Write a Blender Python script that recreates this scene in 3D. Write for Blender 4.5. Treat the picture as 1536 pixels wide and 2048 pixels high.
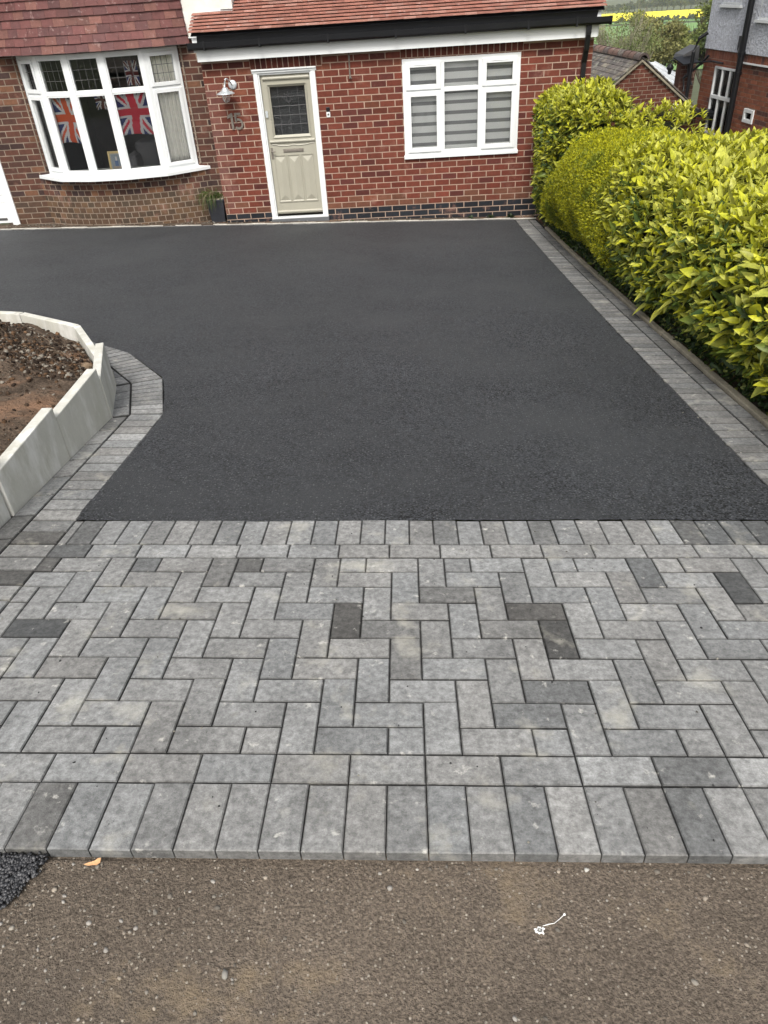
import bpy, bmesh, math, random
import numpy as np
from mathutils import Vector, Matrix
S = bpy.context.scene
random.seed(5); rng = np.random.default_rng(7)
for o in list(bpy.data.objects): bpy.data.objects.remove(o)

# ------------------------------------------------------------------ camera, sky, sun, exposure
def cam_rot(pit, yaw, roll):
    cp, sp = math.cos(pit), math.sin(pit)
    f = Vector((math.sin(yaw)*cp, math.cos(yaw)*cp, -sp)); r = Vector((math.cos(yaw), -math.sin(yaw), 0)); u = r.cross(f)
    r2 = r*math.cos(roll)+u*math.sin(roll); u2 = -r*math.sin(roll)+u*math.cos(roll)
    return Matrix((r2, u2, -f)).transposed()
cd = bpy.data.cameras.new('camera'); cam = bpy.data.objects.new('camera', cd); S.collection.objects.link(cam)
cam.matrix_world = Matrix.Translation((1.05, -12.26, 2.86)) @ cam_rot(math.radians(35.55), math.radians(-3.36), math.radians(-3.92)).to_4x4()
cd.sensor_fit = 'HORIZONTAL'; cd.sensor_width = 36; cd.lens = 36*1480/1536; cd.clip_start = .05; cd.clip_end = 6000
S.camera = cam
W = bpy.data.worlds.new('World'); S.world = W; W.use_nodes = True
nt = W.node_tree; bg = nt.nodes['Background']
SUN_EL, SUN_AZ = math.radians(50), math.radians(186)      # azimuth clockwise from +y: behind the camera
sky = nt.nodes.new('ShaderNodeTexSky'); sky.sky_type = 'NISHITA'; sky.sun_disc = False
sky.sun_elevation = SUN_EL; sky.sun_rotation = SUN_AZ; sky.dust_density = 6; sky.air_density = 1.3; sky.ozone_density = 1
hs = nt.nodes.new('ShaderNodeHueSaturation'); hs.inputs['Saturation'].default_value = .35
nt.links.new(sky.outputs[0], hs.inputs['Color']); nt.links.new(hs.outputs[0], bg.inputs[0]); bg.inputs[1].default_value = .15
sd = bpy.data.lights.new('sun', 'SUN'); sun = bpy.data.objects.new('sun', sd); S.collection.objects.link(sun)
sd.energy = 2.1; sd.angle = math.radians(13); sd.color = (1, .965, .92)
dv = Vector((math.sin(SUN_AZ)*math.cos(SUN_EL), math.cos(SUN_AZ)*math.cos(SUN_EL), math.sin(SUN_EL)))
sun.rotation_euler = dv.to_track_quat('Z', 'Y').to_euler()
S.view_settings.view_transform = 'Standard'; S.view_settings.look = 'None'; S.view_settings.gamma = 1
S.view_settings.exposure = 0.42

# ------------------------------------------------------------------ helpers
def setp(o, label=None, cat=None, group=None, kind=None):
    if label: o['label'] = label
    if cat: o['category'] = cat
    if group: o['group'] = group
    if kind: o['kind'] = kind
    return o
def empty(name, loc, label, cat, group=None):
    o = bpy.data.objects.new(name, None); S.collection.objects.link(o); o.location = loc; o.empty_display_size = .1
    return setp(o, label, cat, group)
class MB:
    """collects faces (world coordinates) into one mesh; a colour per face goes to the attribute Col"""
    def __init__(s): s.v = []; s.f = []; s.m = []; s.c = []
    def poly(s, pts, col=(1, 1, 1), m=0):
        b = len(s.v); s.v += [tuple(p) for p in pts]; s.f.append(tuple(range(b, b+len(pts)))); s.m.append(m); s.c.append(col)
    def hexa(s, p, col=(1, 1, 1), m=0):        # 8 points: 0-3 bottom loop ccw seen from above, 4-7 top loop
        b = len(s.v); s.v += [tuple(q) for q in p]
        for f in ((3, 2, 1, 0), (4, 5, 6, 7), (0, 1, 5, 4), (1, 2, 6, 5), (2, 3, 7, 6), (3, 0, 4, 7)):
            s.f.append(tuple(b+i for i in f)); s.m.append(m); s.c.append(col)
    def box(s, a, b, col=(1, 1, 1), m=0):
        (x0, y0, z0), (x1, y1, z1) = a, b
        x0, x1 = min(x0, x1), max(x0, x1); y0, y1 = min(y0, y1), max(y0, y1); z0, z1 = min(z0, z1), max(z0, z1)
        s.hexa([(x0, y0, z0), (x1, y0, z0), (x1, y1, z0), (x0, y1, z0), (x0, y0, z1), (x1, y0, z1), (x1, y1, z1), (x0, y1, z1)], col, m)
    def tube(s, pts, r, n=10, col=(1, 1, 1), m=0, caps=True):
        pts = [Vector(p) for p in pts]; rs = r if isinstance(r, (list, tuple)) else [r]*len(pts)
        b = len(s.v)
        for i, p in enumerate(pts):
            d = (pts[min(i+1, len(pts)-1)]-pts[max(i-1, 0)]).normalized()
            a = d.cross(Vector((0, 0, 1)) if abs(d.z) < .9 else Vector((1, 0, 0))).normalized(); c = d.cross(a)
            for k in range(n):
                t = 2*math.pi*k/n; s.v.append(tuple(p+(a*math.cos(t)+c*math.sin(t))*rs[i]))
        for i in range(len(pts)-1):
            for k in range(n):
                k2 = (k+1) % n; s.f.append((b+i*n+k, b+i*n+k2, b+(i+1)*n+k2, b+(i+1)*n+k)); s.m.append(m); s.c.append(col)
        if caps:
            s.f.append(tuple(b+k for k in range(n))); s.m.append(m); s.c.append(col)
            s.f.append(tuple(b+(len(pts)-1)*n+k for k in reversed(range(n)))); s.m.append(m); s.c.append(col)
    def lathe(s, o, prof, n=24, col=(1, 1, 1), m=0, M=None):
        b = len(s.v)
        for r, z in prof:
            for k in range(n):
                t = 2*math.pi*k/n; p = Vector((r*math.cos(t), r*math.sin(t), z))
                if M: p = M @ p
                s.v.append(tuple(Vector(o)+p))
        for i in range(len(prof)-1):
            for k in range(n):
                k2 = (k+1) % n; s.f.append((b+i*n+k, b+i*n+k2, b+(i+1)*n+k2, b+(i+1)*n+k)); s.m.append(m); s.c.append(col)
    def prism(s, pts, d, col=(1, 1, 1), m=0):   # planar loop extruded by vector d
        d = Vector(d); q = [Vector(p)+d for p in pts]; n = len(pts)
        s.poly(pts, col, m); s.poly(list(reversed(q)), col, m)
        for i in range(n): s.poly([pts[(i+1) % n], pts[i], q[i], q[(i+1) % n]], col, m)
    def build(s, name, mats, parent=None, smooth=False, bevel=0, fix=False):
        me = bpy.data.meshes.new(name); me.from_pydata(s.v, [], s.f)
        if not isinstance(mats, (list, tuple)): mats = [mats]
        for m in mats: me.materials.append(m)
        me.polygons.foreach_set('material_index', s.m)
        if any(c != (1, 1, 1) for c in s.c):
            at = me.color_attributes.new('Col', 'FLOAT_COLOR', 'CORNER')
            buf = np.ones((len(me.loops), 4), np.float32); k = 0
            for f, c in zip(s.f, s.c): buf[k:k+len(f), :3] = c; k += len(f)
            at.data.foreach_set('color', buf.ravel())
        if smooth: me.polygons.foreach_set('use_smooth', [True]*len(me.polygons))
        if fix:
            bm = bmesh.new(); bm.from_mesh(me); bmesh.ops.remove_doubles(bm, verts=bm.verts, dist=1e-5)
            bmesh.ops.recalc_face_normals(bm, faces=bm.faces); bm.to_mesh(me); bm.free()
        me.validate(); me.update()
        o = bpy.data.objects.new(name, me); S.collection.objects.link(o)
        if parent is not None:
            o.parent = parent
            o.matrix_parent_inverse = Matrix.Translation(-Vector(root_loc(parent)))
        if bevel:
            b = o.modifiers.new('b', 'BEVEL'); b.width = bevel; b.segments = 2; b.limit_method = 'ANGLE'
        return o
def root_loc(p):      # meshes keep world coordinates, so only an Empty moves its children
    return Vector(p.location) if p.type == 'EMPTY' else Vector((0, 0, 0))
def np_mesh(name, V, F, mats, C=None, parent=None, smooth=False):
    """F: list of (k x n) index arrays"""
    me = bpy.data.meshes.new(name); V = np.asarray(V, np.float32)
    me.vertices.add(len(V)); me.vertices.foreach_set('co', V.ravel())
    idx = np.concatenate([f.ravel() for f in F]); tot = np.concatenate([np.full(len(f), f.shape[1]) for f in F])
    me.loops.add(len(idx)); me.loops.foreach_set('vertex_index', idx.astype(np.int32))
    me.polygons.add(len(tot)); me.polygons.foreach_set('loop_start', np.concatenate([[0], np.cumsum(tot)[:-1]]).astype(np.int32))
    if smooth: me.polygons.foreach_set('use_smooth', [True]*len(tot))
    if C is not None:
        at = me.color_attributes.new('Col', 'FLOAT_COLOR', 'POINT')
        buf = np.ones((len(V), 4), np.float32); buf[:, :3] = C; at.data.foreach_set('color', buf.ravel())
    for m in (mats if isinstance(mats, (list, tuple)) else [mats]): me.materials.append(m)
    me.update(calc_edges=True); me.validate()
    o = bpy.data.objects.new(name, me); S.collection.objects.link(o)
    if parent is not None:
        o.parent = parent; o.matrix_parent_inverse = Matrix.Translation(-Vector(root_loc(parent)))
    return o

# ------------------------------------------------------------------ materials
def mat(name, col=(.5, .5, .5), rough=.6, var=.15, nsc=6., fine=.0, fsc=120., bump=0., bsc=60., bdist=.01, metal=0., attr=False, spec=.4,
        cells=None, csc=140., mottle=None, msc=40., stain2=None, s2sc=5., s2th=.66, s2w=.08, stain=None, stsc=3., stth=.55, stw=.15, speck=None, spsc=200., spth=.12, trans=0., coat=0., stretch=None):
    m = bpy.data.materials.new(name); m.use_nodes = True; n = m.node_tree; N = n.nodes; L = n.links
    b = N['Principled BSDF']; out = N['Material Output']
    tc = N.new('ShaderNodeTexCoord'); co = tc.outputs['Object']
    if stretch:
        mp = N.new('ShaderNodeMapping'); mp.inputs['Scale'].default_value = stretch; L.new(co, mp.inputs[0]); co = mp.outputs[0]
    def noise(sc, det=6, r=.6):
        t = N.new('ShaderNodeTexNoise'); t.inputs['Scale'].default_value = sc; t.inputs['Detail'].default_value = det; t.inputs['Roughness'].default_value = r
        L.new(co, t.inputs['Vector']); return t.outputs['Fac']
    def ramp(v, a, b_, lo, hi):
        r = N.new('ShaderNodeMapRange'); r.inputs[1].default_value = a; r.inputs[2].default_value = b_; r.inputs[3].default_value = lo; r.inputs[4].default_value = hi
        L.new(v, r.inputs[0]); return r.outputs[0]
    def mixc(f, A, B, mode='MIX'):
        x = N.new('ShaderNodeMix'); x.data_type = 'RGBA'; x.blend_type = mode
        if hasattr(f, 'links') or hasattr(f, 'is_linked'): L.new(f, x.inputs[0])
        else: x.inputs[0].default_value = f
        for v, i in ((A, 6), (B, 7)):
            if isinstance(v, tuple): x.inputs[i].default_value = (*v, 1)
            else: L.new(v, x.inputs[i])
        return x.outputs[2]
    c = tuple(col)
    if attr:
        at = N.new('ShaderNodeVertexColor'); at.layer_name = 'Col'; c = mixc(1., at.outputs[0], tuple(col), 'MULTIPLY')
    def mul(c, v):
        g = N.new('ShaderNodeCombineColor'); [L.new(v, g.inputs[i]) for i in range(3)]; return mixc(1., c, g.outputs[0], 'MULTIPLY')
    if var: c = mul(c, ramp(noise(nsc), .3, .7, 1-var, 1+var))
    if fine: c = mul(c, ramp(noise(fsc, 3, .7), .3, .7, 1-fine, 1+fine))
    if mottle is not None: c = mul(c, ramp(noise(msc, 8, .7), .36, .66, mottle[0], mottle[1]))
    if cells is not None:      # grains of aggregate: each cell its own brightness
        v = N.new('ShaderNodeTexVoronoi'); v.inputs['Scale'].default_value = csc; L.new(co, v.inputs['Vector']); sp = N.new('ShaderNodeSeparateColor'); L.new(v.outputs['Color'], sp.inputs[0])
        c = mul(c, ramp(sp.outputs[0], 0, 1, cells[0], cells[1]))
    if stain2 is not None: c = mixc(ramp(noise(s2sc, 7, .6), s2th-s2w, s2th+s2w, 0, .75), c, tuple(stain2))
    if stain is not None: c = mixc(ramp(noise(stsc, 8, .65), stth-stw, stth+stw, 0, 1), c, tuple(stain))
    if speck is not None:
        v = N.new('ShaderNodeTexVoronoi'); v.inputs['Scale'].default_value = spsc; L.new(co, v.inputs['Vector'])
        k = ramp(v.outputs['Distance'], spth, spth*1.6, 1, 0)
        v2 = N.new('ShaderNodeSeparateColor'); L.new(v.outputs['Color'], v2.inputs[0]); k2 = ramp(v2.outputs[0], .6, .75, 0, 1)
        mm = N.new('ShaderNodeMath'); mm.operation = 'MULTIPLY'; L.new(k, mm.inputs[0]); L.new(k2, mm.inputs[1])
        c = mixc(mm.outputs[0], c, tuple(speck))
    if isinstance(c, tuple): b.inputs['Base Color'].default_value = (*c, 1)
    else: L.new(c, b.inputs['Base Color'])
    b.inputs['Roughness'].default_value = rough; b.inputs['Metallic'].default_value = metal; b.inputs['Specular IOR Level'].default_value = spec
    if coat: b.inputs['Coat Weight'].default_value = coat
    if bump:
        bp = N.new('ShaderNodeBump'); bp.inputs['Strength'].default_value = bump; bp.inputs['Distance'].default_value = bdist
        L.new(noise(bsc, 4, .65), bp.inputs['Height']); L.new(bp.outputs[0], b.inputs['Normal'])
    if trans:
        tr = N.new('ShaderNodeBsdfTranslucent'); mx = N.new('ShaderNodeMixShader'); mx.inputs[0].default_value = trans
        if isinstance(c, tuple): tr.inputs[0].default_value = (*c, 1)
        else: L.new(c, tr.inputs[0])
        L.new(b.outputs[0], mx.inputs[1]); L.new(tr.outputs[0], mx.inputs[2]); L.new(mx.outputs[0], out.inputs['Surface'])
    return m
def glass_mat(name, tint=(.985, .99, .985)):
    m = bpy.data.materials.new(name); m.use_nodes = True; n = m.node_tree; N = n.nodes; L = n.links
    N.remove(N['Principled BSDF']); out = N['Material Output']
    t = N.new('ShaderNodeBsdfTransparent'); t.inputs[0].default_value = (*tint, 1)
    g = N.new('ShaderNodeBsdfGlossy'); g.inputs['Roughness'].default_value = .01
    fr = N.new('ShaderNodeFresnel'); fr.inputs[0].default_value = 1.35; ad = N.new('ShaderNodeMath'); ad.inputs[1].default_value = .02
    L.new(fr.outputs[0], ad.inputs[0]); mx = N.new('ShaderNodeMixShader')
    L.new(ad.outputs[0], mx.inputs[0]); L.new(t.outputs[0], mx.inputs[1]); L.new(g.outputs[0], mx.inputs[2]); L.new(mx.outputs[0], out.inputs[0])
    return m
M = {}
M['brick'] = mat('brick', attr=True, rough=.85, var=.16, nsc=16, fine=.24, fsc=160, stain=(.24, .13, .10), stsc=3.2, stth=.68, stw=.10, bump=.5, bsc=250, bdist=.004, spec=.2)
M['mortar'] = mat('mortar', (.37, .275, .215), rough=.95, var=.2, nsc=6, bump=.6, bsc=200, bdist=.004, spec=.1)
M['oldmortar'] = mat('old_mortar', (.23, .185, .145), rough=.95, var=.3, nsc=4, bump=.6, bsc=200, bdist=.004, spec=.1)
M['upvc'] = mat('white_upvc', (.66, .68, .68), rough=.28, var=.03, nsc=3, spec=.5)
M['black'] = mat('black_plastic', (.006, .0065, .008), rough=.38, var=.2, nsc=5, spec=.35)
M['render'] = mat('cream_render', (.66, .65, .61), rough=.9, var=.05, nsc=3, bump=.4, bsc=180, bdist=.004, stain=(.55, .53, .48), stsc=2.5, stth=.62)
M['tile'] = mat('clay_tile', attr=True, rough=.7, var=.14, nsc=14, fine=.2, fsc=160, stain=(.60, .45, .42), stsc=9, stth=.67, stw=.08, bump=.3, bsc=90, bdist=.004)
M['oldtile'] = mat('old_clay_tile', attr=True, rough=.75, var=.18, nsc=12, fine=.25, fsc=120, stain=(.33, .23, .21), stsc=14, stth=.67, stw=.08, bump=.4, bsc=90, bdist=.004)
M['tarmac'] = mat('fresh_tarmac', (.032, .0345, .038), rough=.62, var=.16, nsc=.9, fine=.5, fsc=100, cells=(.0, 2.15), csc=128, bump=1., bsc=150, bdist=.014, spec=.35, speck=(.12, .125, .13), spsc=70, spth=.22, stain=(.046, .049, .052), stsc=1.1, stth=.56, stw=.12)
M['chips'] = mat('loose_tarmac', attr=True, rough=.45, var=.1, nsc=80, spec=.5)
M['paver'] = mat('concrete_block', attr=True, rough=.8, var=.20, nsc=4.5, fine=.16, fsc=170, mottle=(.74, 1.5), msc=48, stain=(.60, .585, .53), stsc=21, stth=.70, stw=.08, stain2=(.45, .435, .37), s2sc=6.5, s2th=.69, s2w=.11, bump=.6, bsc=320, bdist=.003, spec=.25)
M['sand'] = mat('jointing_sand', (.022, .021, .020), rough=1, var=.3, nsc=30, fine=.4, fsc=400, spec=.1)
M['foot'] = mat('old_footpath', (.142, .115, .089), rough=.93, var=.22, nsc=1.8, fine=.34, fsc=120, cells=(.68, 1.32), csc=230, bump=1., bsc=130, bdist=.016, spec=.2, speck=(.38, .34, .28), spsc=80, spth=.16, stain=(.26, .20, .13), stsc=3.6, stth=.66, stw=.08, stain2=(.10, .082, .066), s2sc=2.2, s2th=.62, s2w=.12)
M['concrete'] = mat('concrete_board', (.47, .465, .415), rough=.85, var=.10, nsc=5, fine=.06, fsc=150, stain=(.64, .635, .60), stsc=4.0, stth=.58, stw=.08, stain2=(.36, .35, .28), s2sc=3.1, s2th=.62, s2w=.12, bump=.3, bsc=200, bdist=.003, stretch=(1.6, 1.6, .6))
M['kerb'] = mat('old_concrete', (.24, .215, .16), rough=.95, var=.25, nsc=8, fine=.3, fsc=140, bump=.7, bsc=120, bdist=.005)
M['soil'] = mat('soil', (.10, .074, .054), rough=1, var=.5, nsc=7, fine=.5, fsc=60, bump=1., bsc=45, bdist=.03, stain=(.25, .15, .095), stsc=2.0, stth=.60, stw=.08, spec=.1)
M['clod'] = mat('soil_clod', attr=True, rough=1, var=.4, nsc=40, fine=.4, fsc=200, bump=.8, bsc=150, bdist=.006, spec=.1)
M['stone'] = mat('small_stone', attr=True, rough=.85, var=.15, nsc=60, spec=.3)
M['door'] = mat('sage_paint', (.32, .308, .25), rough=.42, var=.03, nsc=4, spec=.45)
M['glass'] = glass_mat('glass')
M['lead'] = mat('lead_came', (.09, .09, .09), rough=.5, metal=.4)
M['galv'] = mat('galvanised_steel', (.62, .66, .68), rough=.38, metal=.6, var=.1, nsc=30)
M['bronze'] = mat('aged_bronze', (.19, .17, .145), rough=.5, metal=.4, var=.15, nsc=30)
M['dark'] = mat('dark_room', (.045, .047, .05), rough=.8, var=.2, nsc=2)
M['sofa'] = mat('grey_sofa', (.10, .10, .11), rough=.9, var=.1, nsc=5)
M['curtain'] = mat('cream_curtain', (.92, .90, .85), rough=.9, var=.05, nsc=5)
M['blindw'] = mat('blind_fabric', (.60, .61, .61), rough=.9, var=.03, nsc=4)
M['blindd'] = mat('blind_sheer_band', (.20, .205, .21), rough=.9, var=.05, nsc=4)
M['flag'] = mat('flag_cloth', attr=True, rough=.85, var=.05, nsc=8, trans=.15)
M['gold'] = mat('gilt_frame', (.42, .32, .14), rough=.4, metal=.3, var=.15, nsc=30)
M['paper'] = mat('picture_print', attr=True, rough=.6, var=0)
M['leaf'] = mat('aucuba_leaf', attr=True, rough=.45, var=.22, nsc=55, fine=.12, fsc=300, spec=.28, trans=.24)
M['privet'] = mat('golden_leaf', attr=True, rough=.5, var=.12, nsc=20, spec=.25, trans=.40)
M['core'] = mat('dark_fill', (.022, .026, .010), rough=1, var=.4, nsc=12, bump=1, bsc=30, bdist=.04, spec=.1)  # near-black fill: shade of the gaps between hedge leaves put into the colour
M['wood'] = mat('bark', (.07, .05, .035), rough=.95, var=.3, nsc=20, bump=.6, bsc=60)
M['berry'] = mat('red_berry', (.45, .02, .01), rough=.3)
M['pot'] = mat('dark_plastic_pot', (.022, .024, .03), rough=.5, var=.15, nsc=10)
M['slate'] = mat('weathered_roof_tile', attr=True, rough=.85, var=.2, nsc=10, fine=.2, fsc=80, stain=(.30, .30, .24), stsc=7, stth=.63, stw=.08)
M['dash'] = mat('grey_pebbledash', (.54, .56, .61), rough=1, var=.10, nsc=10, fine=.35, fsc=26, bump=1, bsc=26, bdist=.06)
M['ground'] = mat('rough_ground', (.06, .07, .03), rough=1, var=.3, nsc=.3, fine=.3, fsc=10)
M['green'] = mat('green_crop', (.14, .26, .07), rough=1, var=.18, nsc=.02, fine=.08, fsc=.3)
M['yellow'] = mat('rapeseed_bloom', (.95, .82, .03), rough=1, var=.10, nsc=.05, fine=.1, fsc=.6)
M['tree'] = mat('tree_leaf', attr=True, rough=.7, var=.25, nsc=1.5, trans=.2)
M['white'] = mat('white_splat', (.85, .85, .82), rough=.7, var=.05)
M['orange'] = mat('dry_leaf', (.48, .27, .13), rough=.6, var=.3, nsc=60)
M['globe'] = mat('opal_globe', (.8, .79, .76), rough=.15, var=0)

# ------------------------------------------------------------------ ground shape
O3 = Vector((.14, -11.32, 1.24)); E1 = Vector((.999, 0, -.041)); E2 = Vector((-.005, .991, -.136)); NN = E1.cross(E2)
def G(x, y): return O3.z-(NN.x*(x-O3.x)+NN.y*(y-O3.y))/NN.z
def H(x, y):
    t = min(max((y+9.7)/9.7, 0), 1.15); return G(x, y)+(.145+.011*x)*t*t
def sm(t): t = min(max(t, 0), 1); return t*t*(3-2*t)
TY = [0, 3, 8, 14, 40, 120, 250, 350, 500, 650, 900, 1500, 2600]; TZ = [-.35, -1.1, -1.9, -2.6, -6, -14, -20, -23.3, -24.6, -25.6, -36, -38, -36]
def T(x, y):
    if y < 0: b = (H(x, max(y, -11.3)) if y > -11.3 else foot_z(x, y))-.10
    else: b = float(np.interp(y, TY, TZ))+(H(min(max(x, -8), 8), 0)+.25 if y < 1 else 0)
    return b-1.7*sm((x-4.2)/1.6)*sm((y+14)/3)*(1-sm(y/6))
def foot_z(x, y): return 1.243-.041*(x-.14)-.030+.012*(-11.32-y)

def grid_sheet(name, xs, ys, fz, m, label=None, kind='structure', parent=None):
    nx, ny = len(xs), len(ys)
    V = [(x, y, fz(x, y)) for y in ys for x in xs]
    F = np.array([(j*nx+i, j*nx+i+1, (j+1)*nx+i+1, (j+1)*nx+i) for j in range(ny-1) for i in range(nx-1)])
    o = np_mesh(name, V, [F], m, parent=parent, smooth=True)
    if kind: o['kind'] = kind
    return o
xs = sorted(set(list(np.linspace(-40, 40, 41))+list(np.linspace(3, 7, 9))+[-1500, -700, -300, -150, -80, 80, 150, 250, 400, 700, 1100, 1800, 2600]))
ys = sorted(set(list(np.linspace(-30, 14, 45))+[20, 30, 40, 60, 90, 120, 180, 250, 300, 350, 420, 500, 580, 650, 780, 900, 1200, 1500, 2000, 2600]))
grid_sheet('ground', xs, ys, T, M['ground'])

# tarmac drive: outline polygon, triangulated on a grid
BEDO = [(-.45, -9.70), (-.445, -8.55), (-.46, -8.32), (-.595, -7.86), (-.65, -7.70), (-1.057, -7.14), (-1.31, -6.98), (-1.75, -6.62), (-2.1, -6.42), (-2.9, -6.2), (-4.5, -6.0), (-9.5, -5.8)]
rj = random.Random(8)
drive = [(x, -9.70+rj.uniform(-.006, .004)) for x in np.arange(-.43, 2.65, .022)]+[(2.658+rj.uniform(-.006, .006), y) for y in np.arange(-9.70, -.43, .04)]+[(x, -.42) for x in np.linspace(2.2, -9.5, 14)]+[p for i in range(len(BEDO)-1, 0, -1) for p in [(BEDO[i][0]+(BEDO[i-1][0]-BEDO[i][0])*k/16+rj.uniform(-.004, .004), BEDO[i][1]+(BEDO[i-1][1]-BEDO[i][1])*k/16+rj.uniform(-.004, .004)) for k in range(16)]]
def sheet_from_poly(name, poly, fz, m, cell=.35, kind='structure'):
    bm = bmesh.new(); vs = [bm.verts.new((x, y, 0)) for x, y in poly]; bm.faces.new(vs)
    lo = [min(p[i] for p in poly) for i in (0, 1)]; hi = [max(p[i] for p in poly) for i in (0, 1)]
    for i in (0, 1):
        k = lo[i]+cell
        while k < hi[i]:
            co = [0, 0, 0]; co[i] = k; no = [0, 0, 0]; no[i] = 1
            bmesh.ops.bisect_plane(bm, geom=bm.verts[:]+bm.edges[:]+bm.faces[:], plane_co=co, plane_no=no); k += cell
    bmesh.ops.triangulate(bm, faces=[f for f in bm.faces if len(f.verts) > 4])
    for v in bm.verts: v.co.z = fz(v.co.x, v.co.y)
    for f in bm.faces: f.smooth = kind == 'structure' and name == 'soil'
    bmesh.ops.recalc_face_normals(bm, faces=bm.faces)
    me = bpy.data.meshes.new(name); bm.to_mesh(me); bm.free(); me.materials.append(m)
    o = bpy.data.objects.new(name, me); S.collection.objects.link(o)
    if kind: o['kind'] = kind
    return o
def und(x, y): return .006*math.sin(x*1.7+y*.9)+.004*math.sin(x*3.1-y*2.3)
sheet_from_poly('driveway', drive, lambda x, y: H(x, y)-.002+und(x, y)*.6, M['tarmac'])

# ------------------------------------------------------------------ block paving
UM, WM = .1006, .1018
DARK = [(.78, -10.4, .36), (-.287, -10.448, .34), (1.483, -10.508, .33), (1.432, -10.354, .42), (2.2, -10.197, .36), (1.434, -10.70, .62), (.375, -10.045, .5), (.07, -11.162, .6),
        (.269, -10.134, .72), (1.697, -11.176, .66), (1.757, -11.056, .68), (2.208, -9.79, .5), (2.361, -9.79, .4), (2.30, -9.79, .5), (2.45, -9.79, .42), (2.55, -9.79, .42), (1.559, -9.789, .6), (1.169, -10.248, .66),
        (1.276, -10.867, .74), (1.876, -10.09, .6), (.988, -10.442, .72), (-.455, -10.1, .45), (-.55, -9.83, .5), (-.55, -10.16, .5), (-.432, -9.722, .5), (-.34, -9.80, .58), (-.32, -9.951, .5), (-.026, -10.045, .6), (1.333, -10.455, .78), (1.151, -9.768, .72),
        (-.7, -9.75, .6), (-.7, -9.95, .55), (.85, -11.03, .82), (1.15, -10.05, .8)]
def block_col(P):
    x, y = P.x, P.y
    g = random.gauss(1, .085)
    for dx, dy, k in DARK:
        if abs(x-dx) < .075 and abs(y-dy) < .075 and math.hypot(x-dx, y-dy) < .085: g = k*random.uniform(.95, 1.05)
    w = random.uniform(-.012, .012)
    return (.370*g+w*.5, .372*g, .362*g-w*.5)
JG = .0016; TH = .05
def block(mb, P, loc, sizes, fac=1., lift=None):
    """loc: (u0,w0,u1,w1) rectangle in metres in the map P(u,w)->Vector surface; chamfered top"""
    u0, w0, u1, w1 = loc; u0 += JG; w0 += JG+.0009; u1 -= JG; w1 -= JG+.0009
    if u1-u0 < .012 or w1-w0 < .012: return
    c = .0034; dz = random.uniform(-.0016, .0016); tx = random.uniform(-.0010, .0010); ty = random.uniform(-.001, .001)
    mid = P((u0+u1)/2, (w0+w1)/2); col = block_col(mid); col = tuple(v*fac for v in col)
    def q(u, w, h): p = P(u, w); return (p.x, p.y, p.z+h+dz+tx*(u-u0)/.1+ty*(w-w0)/.1)
    top = [q(u0+c, w0+c, 0), q(u1-c, w0+c, 0), q(u1-c, w1-c, 0), q(u0+c, w1-c, 0)]
    mid_ = [q(u0, w0, -c), q(u1, w0, -c), q(u1, w1, -c), q(u0, w1, -c)]
    bot = [q(u0, w0, -TH), q(u1, w0, -TH), q(u1, w1, -TH), q(u0, w1, -TH)]
    mb.poly(top, col)
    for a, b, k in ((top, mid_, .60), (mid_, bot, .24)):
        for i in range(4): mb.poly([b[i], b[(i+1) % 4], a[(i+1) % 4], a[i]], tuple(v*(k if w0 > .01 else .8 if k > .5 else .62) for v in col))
def PP(u, w): return O3+E1*u+E2*w
mb = MB()
UL = (-.43-.14)/.999          # left limit of the herringbone field (metres from the origin)
UR = 2.66-.14
def rectclip(u0, w0, u1, w1):
    u0, u1 = max(u0, UL), min(u1, UR)
    if u1-u0 > .02: block(mb, PP, (u0, w0, u1, w1), None)
for i in range(-12, 34): # front soldiers
    u0, u1 = max(i*UM, -1.3), min((i+1)*UM, UR+.31)
    if u1-u0 > .02: block(mb, PP, (u0, 0, u1, 2*WM), None)
for i in range(-13, 34, 2): # stretchers
    u0, u1 = max(i*UM, UL-.30), min((i+2)*UM, UR)
    if u1-u0 > .02: block(mb, PP, (u0, 2*WM, u1, 3*WM), None)
for r in range(3, 13):
    s = 2+(r-3)
    for k in range(-6, 10):
        u = s+4*k
        w = r
        rectclip(u*UM, w*WM, (u+2)*UM, (w+1)*WM)                       # lying block
        if r < 12: rectclip((u-1)*UM, w*WM, u*UM, (w+2)*WM)            # standing block begins here
        else: rectclip((u-1)*UM, w*WM, u*UM, (w+1)*WM)                 # cut half at the top
        if r == 3: rectclip((u-2)*UM, w*WM, (u-1)*UM, (w+1)*WM)        # cut half at the bottom
for i in range(-6, 30): # stretchers below the top soldiers
    u0 = (-4.13+2.003*i); rectclip(u0*UM, 13.02*WM, (u0+2.003)*UM, 14.02*WM)
for i in range(-6, 32):
    u0 = -3.29+i*.998; rectclip(u0*UM, 14.02*WM, (u0+.998)*UM, 16.02*WM)
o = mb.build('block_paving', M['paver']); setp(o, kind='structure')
# sand bed beneath all the blocks
sheet_from_poly('jointing_sand', [(3.0, -11.30), (3.0, -.2), (2.62, -.2), (2.62, -9.72), (-.40, -9.72), (-.40, -8.3), (-.62, -7.9), (-1.2, -7.05), (-1.5, -6.85), (-1.6, -7.3), (-.95, -7.95), (-.78, -8.5), (-.78, -11.30)], lambda x, y: H(x, y)-.012, M['sand'], cell=.5)

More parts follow.
